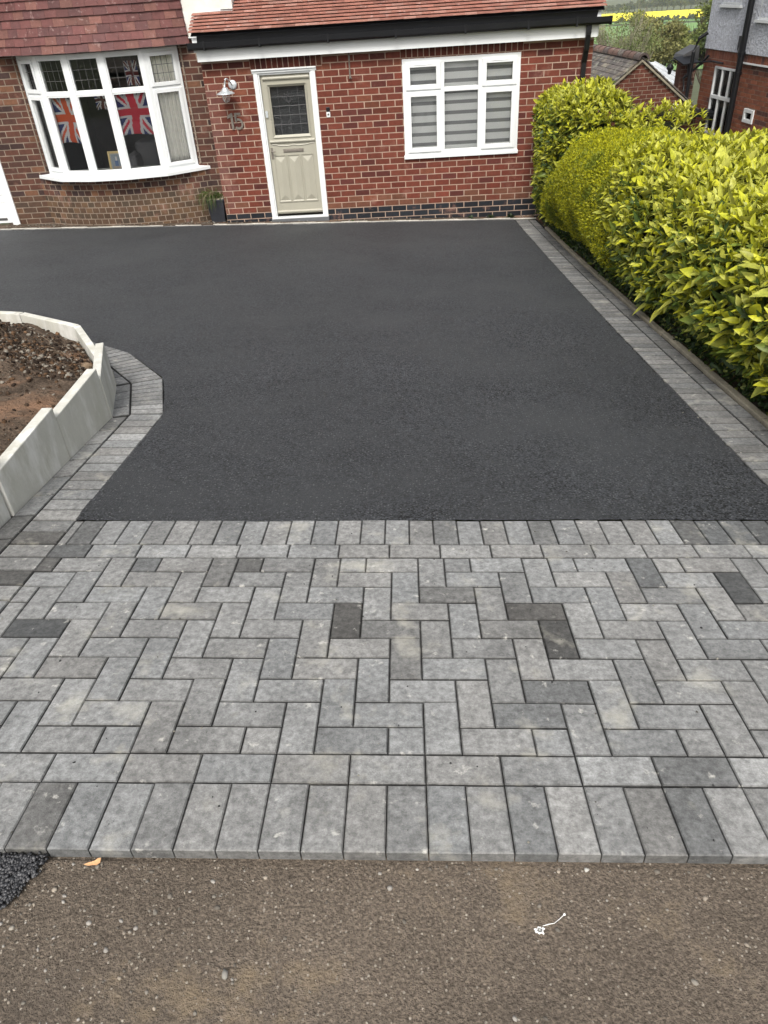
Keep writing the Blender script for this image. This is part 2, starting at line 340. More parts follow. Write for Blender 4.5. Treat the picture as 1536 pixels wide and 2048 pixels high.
# left edging: soldiers against the tarmac and stretchers against the boards, down the straight, then round the bend
mb = MB()
def strip(mb, a0, a1, b0, b1, n, fac=1.):   # quads between line a (inner) and b (outer), n blocks
    for i in range(n):
        t0, t1 = i/n, (i+1)/n
        A0 = Vector(a0).lerp(Vector(a1), t0); A1 = Vector(a0).lerp(Vector(a1), t1); B0 = Vector(b0).lerp(Vector(b1), t0); B1 = Vector(b0).lerp(Vector(b1), t1)
        cx = (A0+A1+B0+B1)/4; dz = random.uniform(-.001, .001)
        P0 = [A0, B0, B1, A1]
        area = sum(P0[k].x*P0[(k+1) % 4].y-P0[(k+1) % 4].x*P0[k].y for k in range(4))
        if area < 0: P0 = list(reversed(P0))
        col = block_col(cx); gg = random.gauss(1, .10); col = tuple(v*fac*gg for v in col)
        def ins(P, d):
            o_ = []
            for k in range(len(P)):
                p0, p1, p2 = P[k-1], P[k], P[(k+1) % len(P)]
                e1 = (p1-p0).normalized(); e2 = (p2-p1).normalized(); n1 = Vector((-e1.y, e1.x)); n2 = Vector((-e2.y, e2.x))
                m_ = (n1+n2); m_ = m_/max(m_.length_squared, .3)*2; o_.append(p1+m_*d)
            return o_
        a, b = ins(P0, .0036+.0036), ins(P0, .0036)
        top = [(p.x, p.y, H(p.x, p.y)+dz) for p in a]; md = [(p.x, p.y, H(p.x, p.y)+dz-.0045) for p in b]; bt = [(p.x, p.y, H(p.x, p.y)-.05) for p in b]
        mb.poly(top, col)
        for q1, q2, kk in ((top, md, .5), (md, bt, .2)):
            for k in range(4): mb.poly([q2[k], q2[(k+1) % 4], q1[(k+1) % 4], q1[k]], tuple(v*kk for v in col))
yT = -9.70
strip(mb, (-.635, -11.10), (-.635, -8.405), (-.435, -11.10), (-.435, -8.405), 27, .94)
strip(mb, (-.737, -11.07), (-.733, -8.47), (-.6345, -11.07), (-.6345, -8.44), 13, .84)
strip(mb, (-.635, -8.403), (-.817, -7.838), (-.437, -8.395), (-.635, -7.735), 8)
strip(mb, (-.735, -8.455), (-.905, -7.90), (-.637, -8.40), (-.817, -7.84), 4)
strip(mb, (-.819, -7.833), (-1.215, -7.285), (-.637, -7.730), (-1.055, -7.138), 9)
strip(mb, (-.91, -7.87), (-1.29, -7.36), (-.83, -7.82), (-1.20, -7.31), 4)
strip(mb, (-1.217, -7.282), (-1.62, -6.95), (-1.058, -7.134), (-1.47, -6.80), 6)
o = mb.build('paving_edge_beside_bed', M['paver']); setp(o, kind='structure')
# right edging (soldiers + stretchers) and the old concrete kerb behind it
mb = MB()
strip(mb, (2.86, -9.70), (2.86, -.45), (2.66, -9.70), (2.66, -.45), 92, .72)
strip(mb, (2.968, -9.70), (2.968, -.5), (2.8605, -9.70), (2.8605, -.5), 46, .62)
strip(mb, (2.965, -11.2), (2.965, -9.72), (2.765, -11.2), (2.765, -9.72), 14, .9)
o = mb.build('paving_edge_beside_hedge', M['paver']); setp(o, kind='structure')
mb = MB()
for i in range(11):
    y0, y1 = -11.3+i*.915+.006, -11.3+(i+1)*.915-.006; jx = random.uniform(-.006, .006)
    p = [(2.975+jx, y0), (3.025+jx, y0), (3.025+jx, y1), (2.975+jx, y1)]
    mb.hexa([(x, y, H(x, y)-.1) for x, y in p]+[(x, y, H(x, y)+.018) for x, y in p])
o = mb.build('kerb', M['kerb'], bevel=.006); setp(o, kind='structure')
# edging along the house front
mb = MB()
strip(mb, (2.66, -.325), (-8., -.325), (2.66, -.425), (-8., -.425), 53, .8)
o = mb.build('paving_edge_along_house', M['paver']); setp(o, kind='structure')
mb = MB()
for i in range(56):
    x0 = -8.2+i*.2; x1 = x0+.2; w0 = .016+.005*math.sin(i*2.3); h = .009+.004*math.sin(i*1.7)
    p = [(x0, -.322), (x1, -.322), (x1, -.322+w0), (x0, -.322+w0)]
    if 24 < i < 33 and i % 3 == 0: continue
    mb.hexa([(x, y, H(x, y)-.05) for x, y in p]+[(x, y, H(x, y)+h) for x, y in p])
o = mb.build('mortar_haunch', mat('pale_mortar', (.52, .50, .44), rough=.95, var=.25, nsc=12, bump=.7, bsc=60, bdist=.01)); setp(o, kind='structure')
sheet_from_poly('strip_of_earth', [(3.0, -.33), (3.0, .35), (-8.2, .35), (-8.2, -.33)], lambda x, y: H(x, y)-.012, M['soil'], cell=.3)
sheet_from_poly('hedge_border_soil', [(2.99, -11.3), (5.2, -11.3), (5.2, .1), (2.99, .1)], lambda x, y: H(x, y)-.03-.4*sm((x-3.8)/1.3), M['soil'], cell=.5)

# footpath in the foreground
xs = list(np.linspace(-6, 8, 70)); ys = list(np.linspace(-16, -11.33, 40))
def fz(x, y):
    e = sm((y+11.42)/.09)
    return foot_z(x, y)+.004*math.sin(x*2.1+y*3.1)+.0025*math.sin(x*7+y*5)-e*.003
grid_sheet('footpath', xs, ys, fz, M['foot'])
sheet_from_poly('footpath_edge', [(-6, -11.335), (8, -11.335), (8, -11.24), (-6, -11.24)], lambda x, y: foot_z(x, y)-.006-(y+11.335)*.15, M['foot'], cell=.5)

def stones(name, pts, size, cols, m, flat=.7, seed=1, kind='stuff', label=None, cat=None, parent=None):
    r = np.random.default_rng(seed)
    ico = bmesh.new(); bmesh.ops.create_icosphere(ico, subdivisions=1, radius=1); bv = np.array([v.co[:] for v in ico.verts]); bf = np.array([[v.index for v in f.verts] for f in ico.faces]); ico.free()
    V = []; F = []; C = []
    for k, p in enumerate(pts):
        s = size(r); v = bv*(1+r.uniform(-.28, .28, (len(bv), 1)))*np.array([s*r.uniform(.7, 1.3), s*r.uniform(.7, 1.1), s*flat*r.uniform(.6, 1.1)])
        a = r.uniform(0, 6.28); R_ = np.array([[math.cos(a), -math.sin(a), 0], [math.sin(a), math.cos(a), 0], [0, 0, 1]]); v = v@R_.T+np.array(p)
        F.append(bf+k*len(bv)); V.append(v); c = np.array(cols[r.integers(len(cols))])*r.uniform(.75, 1.25); C.append(np.tile(c, (len(bv), 1)))
    o = np_mesh(name, np.concatenate(V), [np.concatenate(F)], m, np.concatenate(C), parent=parent)
    return setp(o, label, cat, kind=kind)
# loose chippings on the footpath
pts = []
for i in range(1500):
    x = random.uniform(-.9, 3.2); y = -11.36-random.random()**1.1*1.5
    if i < 260: x = random.gauss(.25, .22); y = -11.39-abs(random.gauss(0, .16))
    elif i < 460: y = -11.338-abs(random.gauss(0, .010))
    pts.append((x, y, fz(x, y)+.0006))
stones('footpath_gravel', pts, lambda r: .0015+.0050*r.random()**3.2, [(.60, .56, .50), (.42, .38, .32), (.26, .23, .19), (.58, .50, .40), (.33, .30, .25)], M['stone'], .6, 3)
# grit on the paving and small stones on the tarmac
pts = []
for i in range(420):
    x = random.uniform(-.6, 2.9); y = random.uniform(-11.3, -9.7); z = G(x, y)+.001; pts.append((x, y, z))
for i in range(80):
    x = random.uniform(-3, 2.6); y = random.uniform(-9.6, -.5); pts.append((x, y, H(x, y)+.001))
for i in range(260):
    y = random.uniform(-9.5, -.5); x = 2.66-abs(random.gauss(0, .10)) if i % 2 else random.uniform(2.66, 2.96); pts.append((x, y, H(x, y)+.002))
stones('grit', pts, lambda r: .0010+.0030*r.random()**3, [(.05, .05, .05), (.05, .05, .05), (.42, .40, .33), (.14, .13, .11)], M['stone'], .6, 4)
# patch of new coarse tarmac at the left of the footpath
poly = [(-.9, -11.325), (.125, -11.328), (.142, -11.338), (.128, -11.348), (.132, -11.362), (.122, -11.380), (.110, -11.400), (.112, -11.415), (.092, -11.438), (.062, -11.468), (.03, -11.50), (-.05, -11.56), (-.9, -11.95)]
sheet_from_poly('tarmac_patch', poly, lambda x, y: fz(x, y)+.007, M['tarmac'], cell=.08)
from math import hypot
def inside(x, y, P):
    c = False
    for i in range(len(P)):
        (x0, y0), (x1, y1) = P[i-1], P[i]
        if (y0 > y) != (y1 > y) and x < (x1-x0)*(y-y0)/(y1-y0)+x0: c = not c
    return c
pts = []
while len(pts) < 4200:
    x = random.uniform(-.10, .16); y = random.uniform(-11.62, -11.32)
    if inside(x+random.gauss(0, .006), y+random.gauss(0, .006), poly): pts.append((x, y, fz(x, y)+.009+random.uniform(0, .007)))
stones('coarse_chippings', pts, lambda r: .0030+.0028*r.random(), [(.045, .046, .05), (.07, .072, .078), (.03, .03, .034), (.12, .12, .125)], M['chips'], .85, 5)

# ------------------------------------------------------------------ raised bed: concrete boards, soil
GB = 'concrete boards edging the raised bed'
def board(a, b, ztop_a, ztop_b, th, label, lean=0.):
    """a,b: outer base points; the board's thickness goes to the left of a->b"""
    a, b = Vector(a), Vector(b); d = (b-a).normalized(); n = Vector((-d.y, d.x))*th
    off = Vector((-d.y, d.x))*lean
    mb = MB(); za, zb = H(*a)-.12, H(*b)-.12
    p = [a, b, b+n, a+n]; q = [a+off, b+off, b+n+off, a+n+off]
    mb.hexa([(v.x, v.y, z) for v, z in zip(p, (za, zb, zb, za))]+[(v.x, v.y, z) for v, z in zip(q, (ztop_a, ztop_b, ztop_b, ztop_a))])
    o = mb.build('concrete_board', M['concrete'], bevel=.005, fix=True)
    return setp(o, label, 'concrete board', GB)
board((-.745, -10.75), (-.745, -9.655), 1.395, 1.395, .055, 'concrete board nearest the street, cut off by the left edge of the photo')
board((-.735, -9.645), (-.728, -9.045), 1.258, 1.258, .055, 'pale concrete board beside the grey block edging, second from the street')
board((-.730, -9.035), (-.722, -8.470), 1.200, 1.200, .055, 'concrete board with a white limescale streak, next to the angled tall board')
board((-.720, -8.460), (-.890, -7.905), 1.135, 1.125, .050, 'narrow board at the outer bend, standing edge-on above the block kerb')
board((-.905, -7.86), (-1.432, -6.995), .92, .905, .05, 'long board on the far side of the bend, starting behind the edge-on board')
board((-1.448, -6.978), (-2.010, -6.640), .905, .90, .05, 'far board of the bed with dark soil piled against its inner face')
board((-2.028, -6.632), (-3.1, -6.33), .90, .885, .05, 'farthest board of the bed, level with the open tarmac behind, cut off at the left')
bed = [(-.80, -10.75), (-.79, -8.47), (-.95, -7.93), (-1.47, -7.04), (-2.03, -6.69), (-3.2, -6.37), (-5.5, -6.3), (-5.5, -10.75)]
from mathutils import noise as NZ
def soilz(x, y):
    b = H(x, y)
    h = .17+.06*sm((-x-1.0)/1.0)
    h += .10*math.exp(-((x+1.75)**2/.16+(y+7.45)**2/.12)) + .07*math.exp(-((x+1.25)**2/.05+(y+8.0)**2/.05))
    edge = sm((-.80-x)/.25); h = h*(.75+.25*edge)
    n = NZ.noise((x*5, y*5, 0))*.022+NZ.noise((x*16, y*16, 3))*.012+NZ.noise((x*45, y*45, 5))*.005
    lvl = b+h+n
    dist = 9.
    for (ax, ay), (bx, by) in (((-.90, -7.90), (-1.45, -7.0)), ((-1.45, -7.0), (-2.02, -6.65)), ((-2.02, -6.65), (-3.2, -6.33)), ((-.73, -8.46), (-.90, -7.90))):
        q = min(max(((x-ax)*(bx-ax)+(y-ay)*(by-ay))/((bx-ax)**2+(by-ay)**2), 0), 1); dist = min(dist, math.hypot(x-ax-q*(bx-ax), y-ay-q*(by-ay)))
    lvl = min(lvl, .815+.02*math.sin(x*9)+max(dist-.06, 0)*.55+n) if y > -8.2 else lvl
    return min(lvl, 1.205+n) if y < -8.4 else lvl
sheet_from_poly('soil', bed, soilz, M['soil'], cell=.035)
pts = []
for i in range(4200):
    x = random.uniform(-2.7, -.82); y = random.uniform(-9.9, -6.7)
    if i < 2300: x = random.gauss(-1.45, .3); y = random.gauss(-7.65, .28)
    if inside(x, y, bed): pts.append((x, y, soilz(x, y)+.002))
stones('soil_clods', pts, lambda r: .004+.017*r.random()**3, [(.06, .04, .028), (.09, .06, .04), (.05, .035, .026), (.2, .12, .07), (.38, .34, .28)], M['clod'], .8, 9)
def rock(x, y, s, label, col):
    o = stones('rock', [(x, y, soilz(x, y)+s*.2)], lambda r: s*.72, [col], M['clod'], .75, int(abs(x*1000)), 'thing', label, 'rock')
    return o
rock(-1.16, -7.66, .055, 'largest tan rock lying on the soil close under the far boards', (.33, .24, .16))
rock(-1.02, -7.84, .038, 'pale grey lump of rubble on the soil just inside the bend', (.38, .34, .29))
rock(-1.13, -7.98, .030, 'small pale rubble lump left of the grey one by the bend', (.40, .35, .30))
rock(-1.22, -8.30, .032, 'brown stone on the soil beside the board with the streak', (.22, .14, .09))
mb = MB()
for i in range(44):
    x = random.gauss(-1.6, .32); y = random.gauss(-7.6, .3)
    if not inside(x, y, bed) or x > -.95: continue
    a = random.uniform(0, 6.28); l = random.uniform(.04, .14); p = []
    for k in range(5):
        xx = x+math.cos(a)*l*k/4; yy = y+math.sin(a)*l*k/4; a += random.uniform(-.3, .3); p.append((xx, yy, soilz(xx, yy)+.006+.012*math.sin(k/4*3.1)))
    mb.tube(p, random.choice((.0008, .0012, .0022)), 5)
setp(mb.build('roots_and_twigs', mat('dry_root', (.17, .125, .085), rough=.9)), kind='stuff')

# ------------------------------------------------------------------ brickwork
CH = .0857; BL = .225
def sub_rects(r, holes):
    out = [r]
    for h in holes:
        nx = []
        for a in out:
            if a[2] <= h[0]+1e-6 or a[0] >= h[2]-1e-6 or a[3] <= h[1]+1e-6 or a[1] >= h[3]-1e-6: nx.append(a); continue
            if a[0] < h[0]: nx.append((a[0], a[1], h[0], a[3]))
            if a[2] > h[2]: nx.append((h[2], a[1], a[2], a[3]))
            c0, c1 = max(a[0], h[0]), min(a[2], h[2])
            if a[1] < h[1]: nx.append((c0, a[1], c1, h[1]))
            if a[3] > h[3]: nx.append((c0, h[3], c1, a[3]))
        out = nx
    return out
def brick_face(mb, P, u0, v0, u1, v1, col, proud=.004, m=0):
    if u1-u0 < .014 or v1-v0 < .014: return
    b = .0018; j = random.uniform(-.0012, .0012)
    q = lambda u, v, n: P(u, v, n)
    a = [q(u0+b, v0+b, proud+j), q(u1-b, v0+b, proud+j), q(u1-b, v1-b, proud+j), q(u0+b, v1-b, proud+j)]
    c = [q(u0, v0, -.004), q(u1, v0, -.004), q(u1, v1, -.004), q(u0, v1, -.004)]
    mb.poly(a, col, m)
    for i in range(4): mb.poly([c[i], c[(i+1) % 4], a[(i+1) % 4], a[i]], col, m)
def lay(mb, P, u0, u1, c0, c1, z0, holes, colf, off=0., mj=.0105, L=BL, ch=CH):
    for c in range(c0, c1):
        v0, v1 = z0+c*ch+mj/2, z0+(c+1)*ch-mj/2; st = off+(L/2 if c % 2 else 0)
        k = math.floor((u0-st)/L)
        while st+k*L < u1:
            a = max(st+k*L+mj/2, u0); b = min(st+(k+1)*L-mj/2, u1); k += 1
            if b-a < .014: continue
            col = colf(c, (a+b)/2)
            for r in sub_rects((a, v0, b, v1), holes): brick_face(mb, P, *r, col)
def backing(mb, P, u0, v0, u1, v1, holes, m=1, n=0., du=None):
    us = sorted({u0, u1, *[h[0] for h in holes], *[h[2] for h in holes]}|(set(np.arange(u0, u1, du)) if du else set())); us = [u for u in us if u0 <= u <= u1]
    vs = sorted({v0, v1, *[h[1] for h in holes], *[h[3] for h in holes]}); vs = [v for v in vs if v0 <= v <= v1]
    for i in range(len(us)-1):
        for j in range(len(vs)-1):
            cu, cv = (us[i]+us[i+1])/2, (vs[j]+vs[j+1])/2
            if any(h[0] < cu < h[2] and h[1] < cv < h[3] for h in holes): continue
            mb.poly([P(us[i], vs[j], n), P(us[i+1], vs[j], n), P(us[i+1], vs[j+1], n), P(us[i], vs[j+1], n)], (1, 1, 1), m)
def newbrick(c, u):
    if c < 0:
        g = random.uniform(.7, 1.35); return (.030*g, .034*g, .042*g)
    g = random.gauss(1, .11); w = random.uniform(-.015, .02); col = [.235*g+w, .066*g, .042*g]
    if random.random() < .14: col = [.165*g, .048*g, .038*g]
    elif random.random() < .10: col = [.28*g, .095*g, .055*g]
    if c in (0, 1): col = [.23*g, .095*g, .058*g] if random.random() < .6 else col
    if u < -1.60 and c < 21:                       # pinkish mortar smear down the left corner
        t = .55*sm((-1.60-u)/.18); col = [col[i]*(1-t)+(.33, .17, .14)[i]*t for i in range(3)]
    return tuple(col)
def oldbrick(c, u):
    t = random.random()
    col = (.165, .072, .050) if t < .45 else (.125, .062, .047) if t < .72 else (.085, .050, .044) if t < .86 else (.25, .12, .07)
    g = random.gauss(1, .10)
    if c < 4: col = tuple(a*.6+b*.4 for a, b in zip(col, (.16, .115, .07)))
    return tuple(v*g for v in col)
house = empty('house', (-1.8, 2, 0), 'red brick house with tiled bow window and a low tiled front extension', 'house')
def PF(y): return lambda u, v, n: (u, y-n, v)
# front wall of the extension
hd = (-1.06, -.3, -.29, 1.9); hw = (1.06, .70, 2.66, 1.93)
holes = [hd, hw]
XL, XR = -1.845, 3.70
mb = MB(); P = PF(0.)
soldD = (-1.15, 1.94, -.12, 2.06); soldW = (1.0, 1.965, 2.73, 2.06)
lay(mb, P, XL, XR, -5, 24, 0., holes+[soldD, soldW], newbrick, off=.0)
for (a, b, c_, d_) in (soldD, soldW):
    n_ = round((c_-a)/.0805)
    for i in range(n_):
        w_ = (c_-a)/n_; brick_face(mb, P, a+i*w_+.005, b+.008, a+(i+1)*w_-.005, 2.10, tuple(v*.85 for v in newbrick(9, 0)))
backing(mb, P, XL, -.5, XR, 2.30, holes)
for h in holes:   # reveals
    x0, z0, x1, z1 = h
    for q in ([(x0, 0, z0), (x0, 0, z1), (x0, .12, z1), (x0, .12, z0)], [(x1, 0, z0), (x1, .12, z0), (x1, .12, z1), (x1, 0, z1)], [(x0, 0, z1), (x1, 0, z1), (x1, .12, z1), (x0, .12, z1)], [(x0, 0, z0), (x0, .12, z0), (x1, .12, z0), (x1, 0, z0)]): mb.poly(q, (1, 1, 1), 1)
# returns of the extension
PL_ = lambda u, v, n: (XL-n, u, v); PR_ = lambda u, v, n: (XR+n, u, v)
lay(mb, PL_, .0, .30, -5, 26, 0., [], newbrick); backing(mb, PL_, 0, -.5, .30, 2.3, [])
lay(mb, PR_, .0, 5.0, -12, 26, 0., [], newbrick); backing(mb, PR_, 0, -1.5, 5., 2.3, [])
mb.build('extension_wall', [M['brick'], M['mortar']], house)
mb = MB(); mb.poly([(XR, 5, -1.5), (XR, 5, 4.6), (-8, 5, 4.6), (-8, 5, -1.5)]); mb.poly([(XR, .02, 2.3), (XR, 5, 2.3), (XR, 5, 4.72)])
mb.build('rear_wall', M['mortar'], house)
# front wall of the old house, y = .3
YO = .30; P = PF(YO); bayh = (-4.622, .60, -2.215, 2.32); gh = (-8.0, -.3, -5.34, 2.05)
mb = MB(); lay(mb, P, -9.5, XL-.001, -4, 28, .03, [bayh, gh, (-4.79, -.5, -2.075, .62)], oldbrick, off=.06, mj=.012); backing(mb, P, -9.5, -.5, XL, 2.42, [bayh, gh])
for x0 in (bayh[0]-.05, bayh[2]+.03):    # rough mortar fillets beside the bow window
    for k in range(40):
        z = .72+k*.039; mb.box((x0+random.uniform(-.003, .003), YO-.02, z), (x0+.018, YO+.01, z+.034), (1, 1, 1), 1)
mb.build('old_wall', [M['brick'], M['oldmortar']], house)
# curved brick base of the bow
def arc(xc, half, sag, y0):
    R_ = (half*half+sag*sag)/(2*sag); A = math.asin(half/R_)
    def P(u, v, n, R_=R_, A=A):      # u = arc length from left end
        t = -A+u/R_; return (xc+(R_+n)*math.sin(t), y0+(R_-sag)-(R_+n)*math.cos(t), v)
    return P, 2*A*R_
PB, LB = arc(-3.43, 1.37, .315, YO)
mb = MB()
def baybrick(c, u):
    t = random.random(); col = (.17, .075, .052) if t < .38 else (.12, .06, .045) if t < .6 else (.09, .055, .05) if t < .78 else (.29, .145, .08)
    g = random.gauss(1, .1)
    if c < 4: col = tuple(a*.45+b*.55 for a, b in zip(col, (.15, .115, .07)))
    return tuple(v*g for v in col)
lay(mb, PB, 0, LB, -3, 7, .03, [], baybrick, L=.115, mj=.011); backing(mb, PB, 0, -.4, LB, .63, [], du=.05)
mb.build('bow_base', [M['brick'], M['oldmortar']], house)
# interior seen through the glass
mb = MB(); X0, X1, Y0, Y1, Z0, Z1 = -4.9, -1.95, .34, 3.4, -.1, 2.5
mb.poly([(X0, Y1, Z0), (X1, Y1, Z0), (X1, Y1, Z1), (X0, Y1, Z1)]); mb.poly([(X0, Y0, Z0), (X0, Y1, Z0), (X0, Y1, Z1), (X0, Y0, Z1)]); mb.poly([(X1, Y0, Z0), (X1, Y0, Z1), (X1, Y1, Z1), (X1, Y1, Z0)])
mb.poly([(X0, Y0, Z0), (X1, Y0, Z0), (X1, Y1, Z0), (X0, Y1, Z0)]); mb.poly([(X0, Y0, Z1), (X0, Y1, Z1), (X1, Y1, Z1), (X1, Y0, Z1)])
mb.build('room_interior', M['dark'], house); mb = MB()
for a, b in (((1.0, .16, .5), (2.75, 1.5, 2.1)),):
    mb.poly([(a[0], b[1], a[2]), (b[0], b[1], a[2]), (b[0], b[1], b[2]), (a[0], b[1], b[2])]); mb.poly([(a[0], a[1], a[2]), (a[0], b[1], a[2]), (a[0], b[1], b[2]), (a[0], a[1], b[2])]); mb.poly([(b[0], a[1], a[2]), (b[0], b[1], a[2]), (b[0], b[1], b[2]), (b[0], a[1], b[2])])
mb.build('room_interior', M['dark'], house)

# --- bow window
BV = [(-4.61, .30), (-4.26, .05), (-3.77, -.075), (-3.24, -.085), (-2.67, .035), (-2.225, .30)]
def sect(mb, a, b, s0, s1, z0, z1, d0, d1, m=0, inset=None):
    """box on a facet: from s0..s1 metres along a->b, depth d0..d1 outward"""
    a, b = Vector(a), Vector(b); d = (b-a).normalized(); n = Vector((d.y, -d.x))
    p = [a+d*s0+n*d1, a+d*s1+n*d1, a+d*s1+n*d0, a+d*s0+n*d0]
    mb.hexa([(v.x, v.y, z0) for v in p]+[(v.x, v.y, z1) for v in p], m=m)
def ringpts(off): # offset polygon of the bow
    out = []
    for i, p in enumerate(BV):
        p = Vector(p)
        ns = []
        if i > 0: d = (p-Vector(BV[i-1])).normalized(); ns.append(Vector((d.y, -d.x)))
        if i < 5: d = (Vector(BV[i+1])-p).normalized(); ns.append(Vector((d.y, -d.x)))
        n = sum(ns, Vector((0, 0))).normalized(); c = n.dot(ns[0]); out.append(p+n*(off/c))
    return out
ZB, ZT, ZM = .69, 2.28, 1.785
bw = MB()
def ring(mb, o0, o1, z0, z1, m=0):
    A, B = ringpts(o0), ringpts(o1)
    for i in range(5):
        mb.hexa([(B[i].x, B[i].y, z0), (B[i+1].x, B[i+1].y, z0), (A[i+1].x, A[i+1].y, z0), (A[i].x, A[i].y, z0), (B[i].x, B[i].y, z1), (B[i+1].x, B[i+1].y, z1), (A[i+1].x, A[i+1].y, z1), (A[i].x, A[i].y, z1)], m=m)
ring(bw, -.07, 0, ZB, ZB+.045); ring(bw, -.07, 0, ZT-.05, ZT); 
for i, p in enumerate(BV):       # corner posts
    A, B = ringpts(-.068), ringpts(.006); w = .050
    ds = []
    if i > 0: ds.append((Vector(BV[i-1])-Vector(p)).normalized())
    if i < 5: ds.append((Vector(BV[i+1])-Vector(p)).normalized())
    for d in ds:
        q = [B[i], B[i]+d*w, A[i]+d*w, A[i]]
        zz = lambda v, z: (v.x, v.y, z)
        if (q[1]-q[0]).cross(q[2]-q[0]) < 0: q = [q[1], q[0], q[3], q[2]]
        bw.hexa([zz(v, ZB-.001) for v in q]+[zz(v, ZT+.001) for v in q])
wf = bw.build('bow_window_frame', M['upvc'], house, bevel=.004, fix=True)
panes = MB(); lead = MB(); sash = MB()
for i in range(5):
    a, b = Vector(BV[i]), Vector(BV[i+1]); Lf = (b-a).length; ends = i in (0, 4)
    for z0, z1, up in ((ZB+.045, ZM-.02, False), (ZM+.02, ZT-.05, True)):
        w = .048 if ends else .020
        m_ = sash
        o_ = .022 if ends else .0
        s0, s1 = .048, Lf-.048
        sect(m_, a, b, s0, s0+w, z0, z1, -.05, o_-.004); sect(m_, a, b, s1-w, s1, z0, z1, -.05, o_-.004)
        sect(m_, a, b, s0+w, s1-w, z0, z0+w, -.05, o_-.004); sect(m_, a, b, s0+w, s1-w, z1-w, z1, -.05, o_-.004)
        sect(panes, a, b, s0+w-.004, s1-w+.004, z0+w-.004, z1-w+.004, -.034, -.028)
        if up:
            n_ = 4
            for k in range(1, n_): x = s0+w+(s1-s0-2*w)*k/n_; sect(lead, a, b, x-.003, x+.003, z0+w, z1-w, -.027, -.024)
            for k in (1, 2): z = z0+w+(z1-z0-2*w)*k/3; sect(lead, a, b, s0+w, s1-w, z-.003, z+.003, -.0265, -.0235)
    sect(sash, a, b, .048, Lf-.048, ZM-.02, ZM+.02, -.06, .0)
sash.build('sash', M['upvc'], wf, bevel=.003); panes.build('pane', M['glass'], wf); lead.build('lead_lines', M['lead'], wf)
mb = MB(); out = ringpts(.135); inn = ringpts(-.10)
out[0] = Vector((-4.80, .30)); out[-1] = Vector((-2.04, .30)); inn[0] = Vector((-4.6, .36)); inn[-1] = Vector((-2.2, .36))
for i in range(5):
    mb.hexa([(out[i].x, out[i].y, .625), (out[i+1].x, out[i+1].y, .625), (inn[i+1].x, inn[i+1].y, .625), (inn[i].x, inn[i].y, .625), (out[i].x, out[i].y, .672), (out[i+1].x, out[i+1].y, .672), (inn[i+1].x, inn[i+1].y, .695), (inn[i].x, inn[i].y, .695)])
mb.build('window_sill', M['upvc'], wf, fix=True, bevel=.003)
# tile hanging above
PT, LT = arc(-3.49, 1.43, .44, YO)
def hung(mb, P, L, z0, rows, gauge, tw, colf, kick=.0):
    for r in range(rows):
        zb = z0+r*gauge; k = -(.5 if r % 2 else 0)
        ex = kick*max(0, 1-r/3.)
        while k*tw < L:
            a, b = max(k*tw+.0015, 0), min((k+1)*tw-.0015, L); k += 1
            if b-a < .01: continue
            j = random.uniform(-.003, .003); t = .014; col = colf(); lo = zb+j; hi = zb+gauge*1.35
            n0, n1 = .045+ex+random.uniform(-.002, .002), .018+ex*.6
            pts = [P(a, lo, n0), P(b, lo, n0), P(b, lo, n0-t), P(a, lo, n0-t), P(a, hi, n1), P(b, hi, n1), P(b, hi, n1-t), P(a, hi, n1-t)]
            mb.hexa(pts, col)
def redtile():
    t = random.random(); g = random.gauss(1, .12)
    c = (.235, .088, .080) if t < .5 else (.20, .082, .078) if t < .78 else (.29, .125, .10)
    return tuple(v*g for v in c)
mb = MB(); hung(mb, PT, LT, 2.30, 14, .104, .168, redtile, .05); backing(mb, PT, 0, 2.29, LT, 3.8, [], m=0, du=.1)
mb.build('hung_tiles', M['oldtile'], house)
mb = MB()
for i in range(18):  # soffit under the kicked-out tiles
    a, b = LT*i/18, LT*(i+1)/18; mb.poly([PT(a, 2.305, .08), PT(a, 2.29, -.35), PT(b, 2.29, -.35), PT(b, 2.305, .08)])
mb.build('bow_soffit', M['mortar'], house)
# rendered first-floor walls
mb = MB(); mb.box((-2.075, YO-.02, 2.375), (-1.33, YO+.2, 5.2)); mb.box((-9.5, YO-.02, 2.375), (-4.89, YO+.2, 5.2)); mb.box((-4.89, YO+.03, 3.75), (-2.075, YO+.2, 5.2)); mb.box((-1.53, YO+.2, 2.5), (-1.33, 5, 5.2))
mb.build('rendered_wall', M['render'], house, bevel=.004)
mb = MB(); mb.poly([(-9.9, -.1, 5.15), (-1.0, -.1, 5.15), (-3.5, 3., 7.4), (-7.5, 3., 7.4)], (.2, .08, .06)); mb.poly([(-1.0, -.1, 5.15), (-1.0, 5.4, 5.15), (-3.5, 3., 7.4)], (.2, .08, .06)); mb.poly([(-9.9, -.1, 5.14), (-9.9, 5.4, 5.14), (-1., 5.4, 5.14), (-1., -.1, 5.14)], (.5, .5, .5))
mb.build('main_roof', M['oldtile'], house)
# flashing strip at the foot of the render
mb = MB(); mb.box((-2.07, YO-.045, 2.36), (-1.86, YO-.02, 2.378)); mb.build('render_stop_bead', M['upvc'], house); mb = MB(); mb.box((-1.77, YO-.035, 2.655), (-1.33, YO-.02, 2.672)); mb.build('render_stop_bead', M['upvc'], house)
mb = MB(); mb.box((-1.50, YO-.04, 2.664), (-1.30, YO-.021, 2.675)); mb.build('lead_flashing', M['lead'], house)

